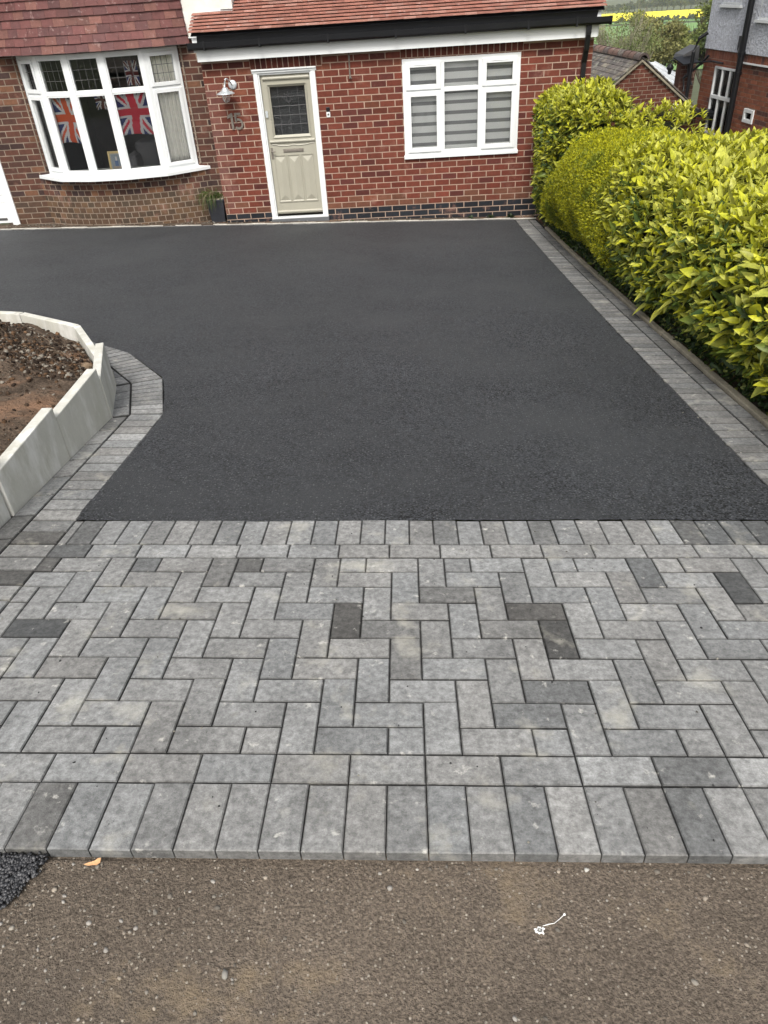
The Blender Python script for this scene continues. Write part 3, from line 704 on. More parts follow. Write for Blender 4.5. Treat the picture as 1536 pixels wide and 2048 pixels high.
# --- extension roof
SL = math.tan(math.radians(26.5)); RX0, RX1 = -1.90, 3.79; YE, ZE = -.215, 2.405
mb = MB(); gy = .0745; tw = .165; rows = 62
def newtile():
    t = random.random(); g = random.gauss(1, .10); c = (.56, .245, .18) if t < .5 else (.50, .21, .155) if t < .75 else (.62, .32, .25)
    return tuple(v*g for v in c)
for r in range(rows):
    y0 = YE+r*gy; z0 = ZE+(y0-YE)*SL; k = -(.5 if r % 2 else 0)
    while RX0+k*tw < RX1:
        a, b = max(RX0+k*tw+.001, RX0), min(RX0+(k+1)*tw-.001, RX1); k += 1
        if b-a < .01: continue
        if y0+gy*1.0 > YO-.02 and b < -1.33: continue
        if y0+gy*1.5 > YO-.02 and a < -1.33: a = -1.325
        if b-a < .01: continue
        col = newtile(); j = random.uniform(-.004, .004); up = .013+random.uniform(0, .003); ly = gy*1.5; jj = random.uniform(-.0015, .0015)
        hi = z0+ly*SL
        mb.hexa([(a, y0+j, z0+jj+.034), (b, y0+j, z0+jj+.034), (b, y0+ly, hi-.004), (a, y0+ly, hi-.004), (a, y0+j, z0+up+.033+jj), (b, y0+j, z0+up+.033+jj), (b, y0+ly, hi+.006), (a, y0+ly, hi+.006)], col)
rf = mb.build('extension_roof', M['tile'], house)
mb = MB(); mb.poly([(RX0+.02, YE+.02, ZE-.012), (RX1-.02, YE+.02, ZE-.012), (RX1-.02, 4.4, ZE-.012+(4.4-YE-.02)*SL), (RX0+.02, 4.4, ZE-.012+(4.4-YE-.02)*SL)]); mb.build('roof_underlay', M['black'], rf)
mb = MB(); mb.box((RX0+.05, -.145, 2.085), (RX1-.08, -.12, 2.33)); mb.box((RX0+.052, -.12, 2.085), (RX1-.082, -.004, 2.095)); mb.box((-1.93+.05, -.148, 2.20), (-1.80, -.12, 2.375)); mb.box((RX1-.12, -.148, 2.22), (RX1-.05, -.12, 2.38))
mb.box((RX1-.08, -.12, 2.09), (RX1-.06, 1.5, 2.36))
mb.build('fascia', M['upvc'], house, bevel=.003)
mb = MB(); mb.hexa([(RX0+.08, -.152, 2.27), (RX1-.12, -.152, 2.27), (RX1-.12, -.125, 2.30), (RX0+.08, -.125, 2.30), (RX0+.10, -.165, 2.40), (RX1-.09, -.165, 2.40), (RX1-.09, -.10, 2.41), (RX0+.10, -.10, 2.41)]); mb.build('eaves_guard', M['black'], house)
gut = MB(); prof = [(-.155, 2.318), (-.158, 2.26), (-.175, 2.232), (-.235, 2.232), (-.262, 2.26), (-.266, 2.322), (-.260, 2.322), (-.256, 2.263), (-.232, 2.238), (-.178, 2.238), (-.163, 2.263), (-.160, 2.318)]
x0, x1 = -1.935, 3.865; sag = .0
gut.prism([(x0, y, z) for y, z in prof], (x1-x0, 0, 0))
for x in (x0, x1): gut.prism([(x, y, z) for y, z in prof[:6]], (.006 if x == x0 else -.006, 0, 0))
gut.prism([(x1-.02, y+.0, z-.004) for y, z in [(-.150, 2.326), (-.155, 2.255), (-.175, 2.226), (-.237, 2.226), (-.268, 2.256), (-.272, 2.33)]], (.024, 0, 0))
g_ = gut.build('gutter', M['black'], house, fix=True)
mb = MB()
for x in (-1.70, -.93, .02, .95, 1.9, 2.75, 3.4): mb = MB(); mb.box((x-.013, -.270, 2.224), (x+.013, -.15, 2.234)); mb.box((x-.013, -.274, 2.2245), (x+.013, -.2655, 2.334)); mb.build('gutter_bracket', M['black'], g_)
mb = MB(); mb.box((3.545, -.215, 2.13), (3.615, -.15, 2.235)); mb.hexa([(3.547, -.17, 1.93), (3.612, -.17, 1.93), (3.612, -.105, 1.93), (3.547, -.105, 1.93), (3.547, -.213, 2.13), (3.612, -.213, 2.13), (3.612, -.15, 2.13), (3.547, -.15, 2.13)])
mb.box((3.548, -.08, -.25), (3.611, -.017, 1.80)); mb.hexa([(3.546, -.083, 1.78), (3.613, -.083, 1.78), (3.613, -.015, 1.78), (3.546, -.015, 1.78), (3.546, -.172, 1.95), (3.613, -.172, 1.95), (3.613, -.10, 1.95), (3.546, -.10, 1.95)])
mb.build('downpipe', M['black'], house, bevel=.006)

# --- front door
fr = MB()
fr.box((-1.135, -.022, 1.895), (-.205, .06, 1.938)); fr.box((-1.135, -.04, 1.925), (-.205, -.02, 1.945))
fr.box((-1.12, -.015, -.10), (-1.055, .06, 1.895)); fr.box((-.29, -.015, -.10), (-.225, .06, 1.895))
fr.box((-1.055, .0, -.10), (-1.035, .06, 1.875)); fr.box((-.31, .0, -.10), (-.29, .06, 1.875)); fr.box((-1.055, .0, 1.868), (-.29, .06, 1.895))
dfr = fr.build('door_frame', M['upvc'], house, bevel=.004)
DX0, DX1 = -1.033, -.312; dy = .035
d = MB(); zb, zt = -.045, 1.866
gx0, gx1, gz0, gz1 = -.915, -.405, 1.08, 1.71
for q in (((DX0, dy, zb), (gx0-.03, dy+.045, zt)), ((gx1+.03, dy, zb), (DX1, dy+.045, zt)), ((gx0-.03, dy, gz1+.03), (gx1+.03, dy+.045, zt)), ((gx0-.03, dy, zb), (gx1+.03, dy+.045, gz0-.03))): d.box(*q)
door = d.build('front_door', M['door'], house, bevel=.002)
d = MB()
def rail(mb, x0, x1, zc, r, y=dy): # rounded weather bar
    n = 8; pr_ = [(y-.001, zc-r)]+[(y-r*1.1*math.sin(math.pi*(k+.5)/n), zc-r*math.cos(math.pi*(k+.5)/n)) for k in range(n)]+[(y-.001, zc+r)]
    mb.prism([(x0, a, b) for a, b in pr_], (x1-x0, 0, 0))
rail(d, -1.0, -.325, 1.82, .026); rail(d, -1.005, -.33, .995, .024)
def frame_ring(mb, x0, z0, x1, z1, w, y0, y1, slope=.008): # picture-frame moulding, inner edge lower
    o_ = [(x0, z0), (x1, z0), (x1, z1), (x0, z1)]; i_ = [(x0+w, z0+w), (x1-w, z0+w), (x1-w, z1-w), (x0+w, z1-w)]
    for k in range(4):
        a, b, c, e = o_[k], o_[(k+1) % 4], i_[(k+1) % 4], i_[k]
        mb.poly([(a[0], y0, a[1]), (b[0], y0, b[1]), (c[0], y1, c[1]), (e[0], y1, e[1])])
        mb.poly([(b[0], y0, b[1]), (a[0], y0, a[1]), (a[0], y0+.03, a[1]), (b[0], y0+.03, b[1])])
frame_ring(d, gx0-.032, gz0-.032, gx1+.032, gz1+.032, .032, dy-.016, dy+.010)
for x0 in (-.963, -.757, -.549): # three lower panels with raised pyramids
    x1 = x0+.166; z0, z1 = .150, .790
    frame_ring(d, x0-.012, z0-.012, x1+.012, z1+.012, .016, dy-.009, dy-.001)
    d.box((x0-.014, dy-.012, z0-.02), (x1+.014, dy+.0, z0-.006))
    a, b, c = x0+.012, x1-.012, (x0+x1)/2; zz0, zz1 = z0+.012, z1-.012; h = dy-.021; e = dy-.0005
    d.poly([(a, e, zz0), (b, e, zz0), (c, h, zz0+.075)]); d.poly([(b, e, zz1), (a, e, zz1), (c, h, zz1-.075)])
    d.poly([(a, e, zz0), (c, h, zz0+.075), (c, h, zz1-.075), (a, e, zz1)]); d.poly([(b, e, zz0), (b, e, zz1), (c, h, zz1-.075), (c, h, zz0+.075)])
rail(d, DX0+.003, DX1-.003, -.012, .022)
pts = []     # carved apron line under the weather bar
for k in range(41):
    t = k/40; x = -.975+.63*t; z = .955-.030*math.exp(-((t-.14)/.05)**2)*0+(-.028*(1-abs(2*t-1))**.5*(1 if .12 < t < .88 else 0))+.018*math.exp(-((t-.5)/.07)**2)
    pts.append((x, dy-.002, z))
d.tube(pts, .008, 6)
d.build('door_mouldings', M['door'], door)
gl = MB(); gl.box((gx0-.005, dy+.018, gz0-.005), (gx1+.005, dy+.024, gz1+.005)); gl.build('door_pane', M['glass'], door)
ld = MB(); yl = dy+.0165
def seg(p, q, r=.0028): ld.tube([(p[0], yl, p[1]), (q[0], yl, q[1])], r, 5)
def pl(P_, r=.003): ld.tube([(x, yl, z) for x, z in P_], r, 5)
cx = (gx0+gx1)/2
for z in (1.215, 1.34, 1.46, 1.58): seg((gx0, z), (gx1, z))
for x in (gx0+.11, gx1-.11): seg((x, gz0), (x, gz1))
seg((cx, gz0), (cx, 1.50), .0025)
pl([(cx, 1.50), (cx-.05, 1.54), (cx-.085, 1.58), (cx-.04, 1.575), (cx-.055, 1.625), (cx-.018, 1.60), (cx, 1.645), (cx+.018, 1.60), (cx+.055, 1.625), (cx+.04, 1.575), (cx+.085, 1.58), (cx+.05, 1.54), (cx, 1.50)], .005)
pl([(cx-.02, 1.52), (cx-.03, 1.57), (cx, 1.60), (cx+.03, 1.57), (cx+.02, 1.52)], .006); pl([(cx-.035, 1.215), (cx-.03, 1.25), (cx, 1.29), (cx+.03, 1.25), (cx+.035, 1.215)], .003); pl([(cx-.012, 1.215), (cx, 1.27), (cx+.012, 1.215)], .003)
ld.build('door_leading', M['lead'], door)
dk = MB(); dk.poly([(gx0-.02, dy+.075, gz0-.02), (gx1+.02, dy+.075, gz0-.02), (gx1+.02, dy+.075, gz1+.02), (gx0-.02, dy+.075, gz1+.02)]); dk.build('door_backing', M['dark'], door)
lb = MB(); lb.box((-.822, dy-.007, .838), (-.514, dy, .888)); lb.build('letterbox_surround', M['bronze'], door, bevel=.002)
lb = MB(); lb.box((-.806, dy-.012, .848), (-.530, dy-.007, .878)); lb.build('letterbox_flap', M['bronze'], door, bevel=.003)
hb = MB(); hb.box((-1.013, dy-.007, .755), (-.980, dy, .915)); hb.tube([(-.997, dy-.008, .865), (-.997, dy-.045, .865), (-.94, dy-.05, .863)], .008, 8); hb.build('door_handle', M['bronze'], door, bevel=.002)
hb = MB(); hb.box((-1.018, dy-.022, 1.325), (-.984, dy, 1.372)); hb.lathe((-1.001, dy-.002, 1.392), [(0, -.012), (.021, -.012), (.021, 0)], 16, M=Matrix.Rotation(math.pi/2, 4, 'X').to_3x3() @ Matrix.Diagonal((1, 1, -1))); hb.build('door_lock', M['galv'], door)
st = MB(); st.box((-1.13, -.05, -.18), (-.215, .03, -.103)); st.build('door_step', mat('step_slate', (.10, .105, .11), rough=.7, var=.15, nsc=8), house, bevel=.004)
st = MB(); st.box((-1.12, -.03, -.103), (-.225, .05, -.083)); st.build('door_threshold', M['upvc'], house)

# --- extension window
wi = MB(); WX0, WX1, WZ0, WZ1 = 1.02, 2.70, .66, 1.955; fy = -.012
wi.box((WX0, fy, WZ1-.065), (WX1, .06, WZ1)); wi.box((WX0, fy, WZ0+.05), (WX1, .06, WZ0+.105)); wi.box((WX0, fy, WZ0+.105), (WX0+.065, .06, WZ1-.065)); wi.box((WX1-.065, fy, WZ0+.105), (WX1, .06, WZ1-.065))
C1, C2 = 1.585, 2.14; ZR = 1.555
for c in (C1, C2): wi.box((c-.036, fy, WZ0+.105), (c+.036, .06, WZ1-.065))
for a, b in ((WX0+.065, C1-.036), (C1+.036, C2-.036), (C2+.036, WX1-.065)): wi.box((a, fy+.001, ZR-.03), (b, .06, ZR+.03))
win = wi.build('window', M['upvc'], house, bevel=.004)
wi = MB(); pn = MB()
def sash_(mb, x0, z0, x1, z1, w, y0, y1):
    mb.box((x0, y0, z0), (x0+w, y1, z1)); mb.box((x1-w, y0, z0), (x1, y1, z1)); mb.box((x0+w, y0, z0), (x1-w, y1, z0+w)); mb.box((x0+w, y0, z1-w), (x1-w, y1, z1))
for (a, b) in ((WX0+.05, C1-.02), (C2+.02, WX1-.05)):
    wi = MB(); sash_(wi, a, ZR+.012, b, WZ1-.045, .062, -.034, .02); sash_(wi, a, WZ0+.085, b, ZR-.012, .062, -.034, .02)
    pn.box((a+.058, -.006, ZR+.07), (b-.058, 0, WZ1-.10)); pn.box((a+.058, -.006, WZ0+.143), (b-.058, 0, ZR-.07))
    wi.box((a+.13, -.040, WZ1-.082), (b-.13, -.034, WZ1-.070)); wi.build('sash', M['upvc'], win, bevel=.006)
pn.box((C1+.034, .012, ZR+.028), (C2-.034, .018, WZ1-.063)); pn.box((C1+.034, .012, WZ0+.103), (C2-.034, .018, ZR-.028))
pn.build('pane', M['glass'], win)
wi = MB(); wi.hexa([(WX0-.01, -.045, WZ0), (WX1+.01, -.045, WZ0), (WX1+.01, .06, WZ0), (WX0-.01, .06, WZ0), (WX0-.01, -.045, WZ0+.035), (WX1+.01, -.045, WZ0+.035), (WX1+.01, -.005, WZ0+.052), (WX0-.01, -.005, WZ0+.052)])
wi.build('window_sill', M['upvc'], win, bevel=.003)
# blinds
for j, (a, b) in enumerate(((WX0+.08, C1-.03), (C1+.01, C2-.01), (C2+.03, WX1-.08))):
    bl = empty('blind', (a, .09, WZ0), ['striped day and night blind in the left light of the extension window', 'striped day and night blind in the wide middle light of the extension window', 'striped day and night blind in the right light of the extension window, nearest the hedge'][j], 'window blind', 'blinds in the extension window')
    A_, B_ = MB(), MB(); z = WZ0+.06; k = 0
    while z < WZ1-.03:
        h = .088 if k % 2 == 0 else .048; z1 = min(z+h, WZ1-.03)
        (A_ if k % 2 == 0 else B_).box((a, .078+.001*(k % 2), z), (b, .082, z1)); z = z1; k += 1
    A_.build('opaque_bands', M['blindw'], bl); B_.build('sheer_bands', M['blindd'], bl)

# --- garage door at the far left
gd = MB(); gd.box((-8.0, YO-.02, -.06), (-7.88, YO+.06, 2.05)); gd.box((-5.46, YO-.02, -.06), (-5.34, YO+.06, 2.05)); gd.box((-7.88, YO-.02, 1.95), (-5.46, YO+.06, 2.05)); gf = gd.build('garage_frame', M['upvc'], house, bevel=.004)
gd = MB(); z = -.03
for k in range(5):
    z1 = [.28, .40, .80, 1.3, 1.95][k]; gd.box((-7.88, YO+.03, z+.004), (-5.46, YO+.06, z1)); z = z1
gg = gd.build('garage_door', M['upvc'], house, bevel=.006)
gd = MB(); gd.box((-5.70, YO+.022, .02), (-5.55, YO+.031, .055)); gd.build('garage_door_vent', M['lead'], gg)

# ------------------------------------------------------------------ things fixed to or standing by the wall
def lamp():
    e = empty('wall_lamp', (-1.50, 0, 1.68), 'galvanised fisherman style wall lamp fixed to the bricks above the house number', 'wall lamp')
    p = MB(); p.lathe((-1.435, -.004, 1.775), [(0, .02), (.045, .02), (.06, .012), (.062, 0)], 20, M=Matrix.Rotation(math.pi/2, 4, 'X').to_3x3()); p.build('back_plate', M['galv'], e, smooth=True)
    p = MB(); pts = []
    for k in range(9):
        t = k/8; pts.append((-1.435-.072*t, -.02-.19*math.sin(t*math.pi*.62)**1-.0, 1.765+.105*math.sin(t*math.pi*.86)))
    pts.append((-1.515, -.205, 1.765)); p.tube(pts, .011, 8); p.build('arm', M['galv'], e, smooth=True)
    c = (-1.515, -.20, 1.70)
    p = MB(); p.lathe(c, [(.0, .068), (.02, .066), (.042, .05), (.05, .03), (.056, .022), (.09, .008), (.128, -.012), (.130, -.017), (.126, -.015), (.06, .01), (.0, .012)], 32); p.build('shade', M['galv'], e, smooth=True)
    p = MB(); p.lathe(c, [(.045, .0), (.045, -.08), (.036, -.108), (0, -.118)], 20); p.build('glass_jar', M['glass'], e, smooth=True)
    p = MB()
    for k in range(4):
        a = k*math.pi/2+.4; p.tube([(c[0]+.049*math.cos(a), c[1]+.049*math.sin(a), c[2]), (c[0]+.049*math.cos(a), c[1]+.049*math.sin(a), c[2]-.08), (c[0]+.034*math.cos(a), c[1]+.034*math.sin(a), c[2]-.112), (c[0], c[1], c[2]-.124)], .003, 5)
    p.tube([(c[0]+.05*math.cos(t), c[1]+.05*math.sin(t), c[2]-.05) for t in np.linspace(0, 6.283, 17)], .003, 5); p.build('guard', M['galv'], e)
lamp()
e = empty('house_number', (-1.48, 0, 1.2), 'bronze number 15 in separate tall digits on the bricks left of the door', 'house number')
p = MB(); y = -.022; z0, z1 = 1.195, 1.415
p.prism([(-1.537, y, z0), (-1.505, y, z0), (-1.505, y, z1), (-1.530, y, z1), (-1.585, y, z1-.038), (-1.585, y, z1-.070), (-1.537, y, z1-.052)], (0, .022, 0)); p.build('digit', M['bronze'], e, fix=True)
p = MB(); w = .028
p.box((-1.478, y, z1-w), (-1.385, y+.022, z1)); p.box((-1.478, y, 1.305), (-1.450, y+.022, z1-w))
c = Vector((-1.432, 1.268)); n = 22; R1, R2 = .074, .046; o_ = []; i_ = []
for k in range(n+1):
    t = math.radians(118-(118+140)*k/n); o_.append(c+Vector((math.cos(t)*R1*.95, math.sin(t)*R1))); i_.append(c+Vector((math.cos(t)*R2*.95, math.sin(t)*R2)))
for k in range(n): p.prism([(o_[k].x, y, o_[k].y), (o_[k+1].x, y, o_[k+1].y), (i_[k+1].x, y, i_[k+1].y), (i_[k].x, y, i_[k].y)], (0, .022, 0))
p.box((-1.478, y+.001, 1.300), (-1.450, y+.021, 1.335)); p.build('digit', M['bronze'], e, fix=True)
e = empty('doorbell', (-.09, 0, 1.29), 'small white and black doorbell on the bricks right of the door', 'doorbell')
p = MB(); p.box((-.113, -.020, 1.355), (-.060, 0, 1.418)); p.build('top_cap', M['black'], e, bevel=.004)
p = MB(); p.box((-.113, -.020, 1.285), (-.060, 0, 1.354)); p.build('bell_body', M['upvc'], e, bevel=.004)
p = MB(); p.lathe((-.0865, -.02, 1.322), [(0, .004), (.012, .004), (.014, 0)], 14, M=Matrix.Rotation(math.pi/2, 4, 'X').to_3x3()); p.build('button', M['lead'], e)
p = MB(); p.tube([(.275, -.012, 2.08), (.273, -.014, 1.90), (.272, -.03, 1.80), (.290, -.05, 1.765), (.262, -.04, 1.765), (.272, -.03, 1.80)], .010, 8); p.box((.262, -.02, 1.98), (.288, 0, 2.06))
o = p.build('hanging_bracket', M['bronze'], smooth=False); setp(o, 'thin rusty iron hanging bracket on the bricks just under the white fascia', 'bracket')

# flags, curtains, picture, sofa behind the bow window
def flag(name, a, b, z0, z1, off, label, redc, shift=0.):
    """a,b: plan end points; Union flag drawn on a bent grid, hung upright (turned a quarter)"""
    a, b = Vector(a), Vector(b); n = 40; m_ = 66; V = []; C = []; F = []
    d = (b-a).normalized(); nn = Vector((d.y, -d.x))
    red, white, blue = redc, (.88, .88, .90), (.03, .05, .22)
    for j in range(m_+1):
        for i in range(n+1):
            s, t = i/n, j/m_; p = a.lerp(b, s)+nn*(.012*math.sin(s*9+t*3)+.008*math.sin(t*11))
            V.append((p.x, p.y, z0+(z1-z0)*t+.012*math.sin(s*5)*(1-t)))
    for j in range(m_):
        for i in range(n):
            s, t = (i+.5)/n, (j+.5)/m_
            s += .035*math.sin(t*7+1)+shift; X = (s-.5)*2*1.0; Y_ = (t-.5)*2*1.6
            col = blue
            d1 = abs(Y_*1.0-X*1.6)/math.hypot(1, 1.6); d2 = abs(Y_+X*1.6)/math.hypot(1, 1.6)
            if min(d1, d2) < .25: col = white
            if min(d1, d2) < .09 : col = red
            if abs(X) < .40 or abs(Y_) < .40: col = white
            if abs(X) < .24 or abs(Y_) < .24: col = red
            F.append([j*(n+1)+i, j*(n+1)+i+1, (j+1)*(n+1)+i+1, (j+1)*(n+1)+i]); C.append(col)
    me = bpy.data.meshes.new(name); me.from_pydata(V, [], F); at = me.color_attributes.new('Col', 'FLOAT_COLOR', 'CORNER')
    at.data.foreach_set('color', np.repeat(np.concatenate([np.array(C, np.float32), np.ones((len(C), 1), np.float32)], 1), 4, 0).ravel())
    me.materials.append(M['flag']); me.polygons.foreach_set('use_smooth', [True]*len(F)); o = bpy.data.objects.new(name, me); S.collection.objects.link(o)
    sd_ = o.modifiers.new('s', 'SOLIDIFY'); sd_.thickness = .002
    return setp(o, label, 'flag')
flag('flag', (-4.20, .13), (-3.80, .03), 1.13, 1.80, 0, 'orange-red and navy union flag in the second light of the bow window', (.90, .13, .04), -.04)
flag('flag', (-3.20, .0), (-2.74, .09), 1.20, 1.80, 0, 'crimson and navy union flag in the fourth light of the bow window', (.85, .05, .09), .0)
flag('flag', (-3.62, .35), (-3.42, .35), 1.52, 1.78, 0, 'small dim union flag hanging deep in the room behind the middle light', (.15, .03, .03))
flag('flag', (-3.02, .20), (-2.84, .22), 1.82, 2.14, 0, 'small union flag hung high behind the leaded glass of the fourth light', (.22, .05, .05))
def curtain(a, b, z0, z1, label, folds=9):
    a, b = Vector(a), Vector(b); d = (b-a).normalized(); nn = Vector((d.y, -d.x)); n = 72; V = []; F = []
    for j in range(9):
        for i in range(n+1):
            s = i/n; p = a.lerp(b, s)+nn*(.022*math.sin(s*folds*6.283+.4*math.sin(j*.8))+.006*math.sin(s*31)); V.append((p.x, p.y, z0+(z1-z0)*j/8))
    for j in range(8):
        for i in range(n): F.append((j*(n+1)+i, j*(n+1)+i+1, (j+1)*(n+1)+i+1, (j+1)*(n+1)+i))
    o = np_mesh('curtain', V, [np.array(F)], M['curtain'], smooth=True); sd_ = o.modifiers.new('s', 'SOLIDIFY'); sd_.thickness = .003
    return setp(o, label, 'curtain', 'curtains in the bow window')
curtain((-4.86, .60), (-4.22, .15), .72, 2.24, 'cream curtain gathered at the narrow left end of the bow window', 6)
curtain((-2.62, .20), (-2.27, .40), .72, 2.24, 'cream curtain in long folds at the wide right end of the bow window', 7)
e = empty('picture_frame', (-3.43, .07, .70), 'gilt picture frame with a blue figure print on the window board behind the middle light', 'picture frame')
p = MB(); tl = .05
def PFm(x, z, n): return (x, .03+tl*(z/.30)-n, .70+z)
def pbox(mb, x0, z0, x1, z1, n0, n1, col=(1, 1, 1)):
    mb.hexa([PFm(x0, z0, n1), PFm(x1, z0, n1), PFm(x1, z0, n0), PFm(x0, z0, n0), PFm(x0, z1, n1), PFm(x1, z1, n1), PFm(x1, z1, n0), PFm(x0, z1, n0)], col)
for q in ((-3.53, 0, -3.29, .028), (-3.53, .262, -3.29, .29), (-3.53, .028, -3.502, .262), (-3.318, .028, -3.29, .262)): pbox(p, *q, 0, .018)
p.build('frame', M['gold'], e)
p = MB(); pbox(p, -3.502, .028, -3.318, .262, .002, .006, (.50, .50, .47)); pbox(p, -3.488, .045, -3.332, .245, .006, .0065, (.30, .36, .42))
pbox(p, -3.44, .05, -3.385, .16, .0065, .007, (.10, .18, .38)); pbox(p, -3.425, .16, -3.40, .215, .0065, .007, (.75, .73, .70)); pbox(p, -3.47, .05, -3.35, .085, .007, .0075, (.45, .38, .3)); p.build('print', M['paper'], e)
p = MB(); p.box((-3.45, 1.1, -.1), (-2.3, 1.5, .95)); p.box((-3.55, .8, -.1), (-3.35, 1.5, .80)); o = p.build('sofa', M['sofa'], bevel=.06); setp(o, 'dark grey sofa back dimly seen inside the room behind the bow window', 'sofa')
p = MB(); A = ringpts(-.075); q = [(v.x, v.y, .694) for v in A]+[(-2.3, .45, .694), (-4.5, .45, .694)]
p.prism(q, (0, 0, -.02)); p.build('window_board', M['upvc'], wf)

# pot with a drooping plant
e = empty('potted_plant', (-2.02, .05, -.1), 'dark square pot of drooping grassy leaves between the bow and the extension corner', 'potted plant')
px_, py_ = -1.995, .125; g0 = H(px_, py_)-.01; p = MB()
def sq(h, z, m_=None): return [(px_-h, py_-h, z), (px_+h, py_-h, z), (px_+h, py_+h, z), (px_-h, py_+h, z)]
p.hexa(sq(.105, g0)+sq(.135, g0+.33)); 
for k in range(1, 4): p.hexa(sq(.106+.030*k/4+.0, g0+.33*k/4)+sq(.1065+.030*k/4+.001, g0+.33*k/4+.006))
p.hexa(sq(.142, g0+.33)+sq(.142, g0+.355)); p.build('pot', M['pot'], e, bevel=.004)
p = MB()
for i in range(60): 
    x, y = px_+random.uniform(-.12, .12), py_+random.uniform(-.12, .12); s = random.uniform(.012, .03); p.lathe((x, y, g0+.355), [(s, 0), (s*.8, s*.5), (0, s*.8)], 6)
p.build('potting_soil', M['kerb'], e)
V = []; F = []; C = []
for i in range(150):
    a = random.gauss(math.pi*1.12, .75) if i % 4 else random.uniform(0, 6.28); l = random.uniform(.22, .46); w = random.uniform(.004, .008); x, y, z = px_+random.uniform(-.11, .10), py_-random.uniform(-.06, .12), g0+.36
    el = random.uniform(.5, 1.3); b0 = len(V); n = 7; dry = random.random() < .35; c = np.array((.34, .29, .17) if dry else (.15, .24, .05))*random.uniform(.6, 1.3)
    for k in range(n+1):
        ww = w*(1-k/n*.85); V.append((x-math.sin(a)*ww, y+math.cos(a)*ww, z)); V.append((x+math.sin(a)*ww, y-math.cos(a)*ww, z+.001)); C += [c, c]
        x += math.cos(a)*l/n*math.cos(el); y += math.sin(a)*l/n*math.cos(el); z += l/n*math.sin(el); el = max(el-.46, -1.45)
        y = min(y, .27); z = max(z, H(x, y)+.004)
    for k in range(n): F.append((b0+2*k, b0+2*k+1, b0+2*k+3, b0+2*k+2))
np_mesh('leaves', V, [np.array(F)], M['privet'], np.array(C), parent=e)

# debris along the foot of the wall
pts = []
for i in range(900):
    x = random.uniform(-5.4, 3.0); y = random.uniform(-.29, .0 if x > -1.84 or -4.6 < x < -2.3 else .27); pts.append((x, y, H(x, y)-.008))
for i in range(420):
    x = random.gauss(-4.75, .35) if i % 2 else random.gauss(-2.1, .3); y = random.uniform(-.26, .22); pts.append((x, y, H(x, y)+random.uniform(-.008, .012)))
stones('rubble', pts, lambda r: .003+.011*r.random()**2.5, [(.34, .30, .23), (.18, .14, .10), (.10, .07, .05), (.5, .48, .42)], M['stone'], .6, 12)
# weeds
def weed(x, y, s, n, label, cols):
    V = []; F = []; C = []
    for i in range(n):
        a = random.uniform(0, 6.28); el = random.uniform(.2, 1.3); l = s*random.uniform(.6, 1.1); w = l*.2; d = np.array((math.cos(a)*math.cos(el), math.sin(a)*math.cos(el), math.sin(el))); q = np.array((-math.sin(a), math.cos(a), 0)); p0 = np.array((x, y, H(x, y)-.01))
        b = len(V); c = np.array(cols)*random.uniform(.6, 1.3); V += [p0, p0+d*l*.55-q*w, p0+d*l+np.array((0, 0, -l*.15)), p0+d*l*.55+q*w]; F.append((b, b+1, b+2, b+3)); C += [c]*4
    o = np_mesh('weed', V, [np.array(F)], M['privet'], np.array(C)); return setp(o, label, 'weed', 'weeds at the foot of the wall')
weed(.17, -.24, .06, 16, 'lone tiny green weed at the foot of the extension wall right of the door', (.22, .30, .06))
weed(2.02, -.22, .08, 20, 'small dark weed against the blue bricks, leftmost of the three below the window', (.05, .09, .03))
weed(2.32, -.22, .09, 24, 'middle of the three dark weeds against the blue bricks below the window', (.06, .10, .03))
weed(2.62, -.2, .11, 30, 'dark weed against the blue bricks nearest the hedge', (.06, .10, .03))
# leaf, stones, splat
leafm = MB(); lx, ly = .262, -11.348; lz = fz(lx, ly)+.022
q = [(-.032, -.002, .0), (-.014, -.007, .002), (.004, -.006, .004), (.016, -.010, .008), (.028, -.004, .014), (.028, .008, .018), (.016, .012, .012), (.0, .004, .006), (-.016, .003, .003)]
leafm.prism([(lx+a, ly+b, lz+c) for a, b, c in [(a_*.72, b_*.72, c_*.8-.004) for a_, b_, c_ in q]], (0, 0, -.0012)); o = leafm.build('fallen_leaf', M['orange']); setp(o, 'curled orange dry leaf resting against the front edge of the paving blocks', 'leaf')
def sstone(x, y, s, label, col=(.7, .68, .62)):
    stones('stone', [(x, y, fz(x, y)+s*.5)], lambda r: s, [col], M['stone'], .75, int(x*997) % 89+3, 'thing', label, 'stone')
sstone(1.41, -11.338, .0065, 'white pebble touching the front edge of the paving, right of centre')
sstone(.613, -11.577, .010, 'largest pale grey flat stone on the brown footpath, bottom centre left', (.45, .43, .38))
sstone(1.085, -11.335, .006, 'grey pebble leaning on the front face of the paving blocks near the middle', (.22, .20, .17))
V = [];
mb = MB(); cx_, cy_ = 1.280, -11.478
for k in range(15):
    a = k/15*6.28+random.uniform(-.15, .15); r1 = random.uniform(.005, .0125); w = .0022
    mb.hexa([(cx_+math.cos(a+s)*rr, cy_+math.sin(a+s)*rr*.8, fz(cx_, cy_)+hh) for hh in (.000, .0035) for s, rr in ((-.9, .003), (-.09, r1), (.09, r1), (.9, .003))])
mb.lathe((cx_, cy_, fz(cx_, cy_)), [(.0045, 0), (.004, .002), (0, .003)], 12)
pp = [(cx_+.008, cy_+.010), (cx_+.022, cy_+.014), (cx_+.034, cy_+.016), (cx_+.048, cy_+.026), (cx_+.060, cy_+.036)]
mb.tube([(a, b, fz(a, b)+.0012) for a, b in pp], [.0007, .0009, .0006, .0007, .0009], 5); mb.lathe((pp[-1][0], pp[-1][1], fz(*pp[-1])), [(.0028, 0), (.002, .002), (0, .0024)], 10)
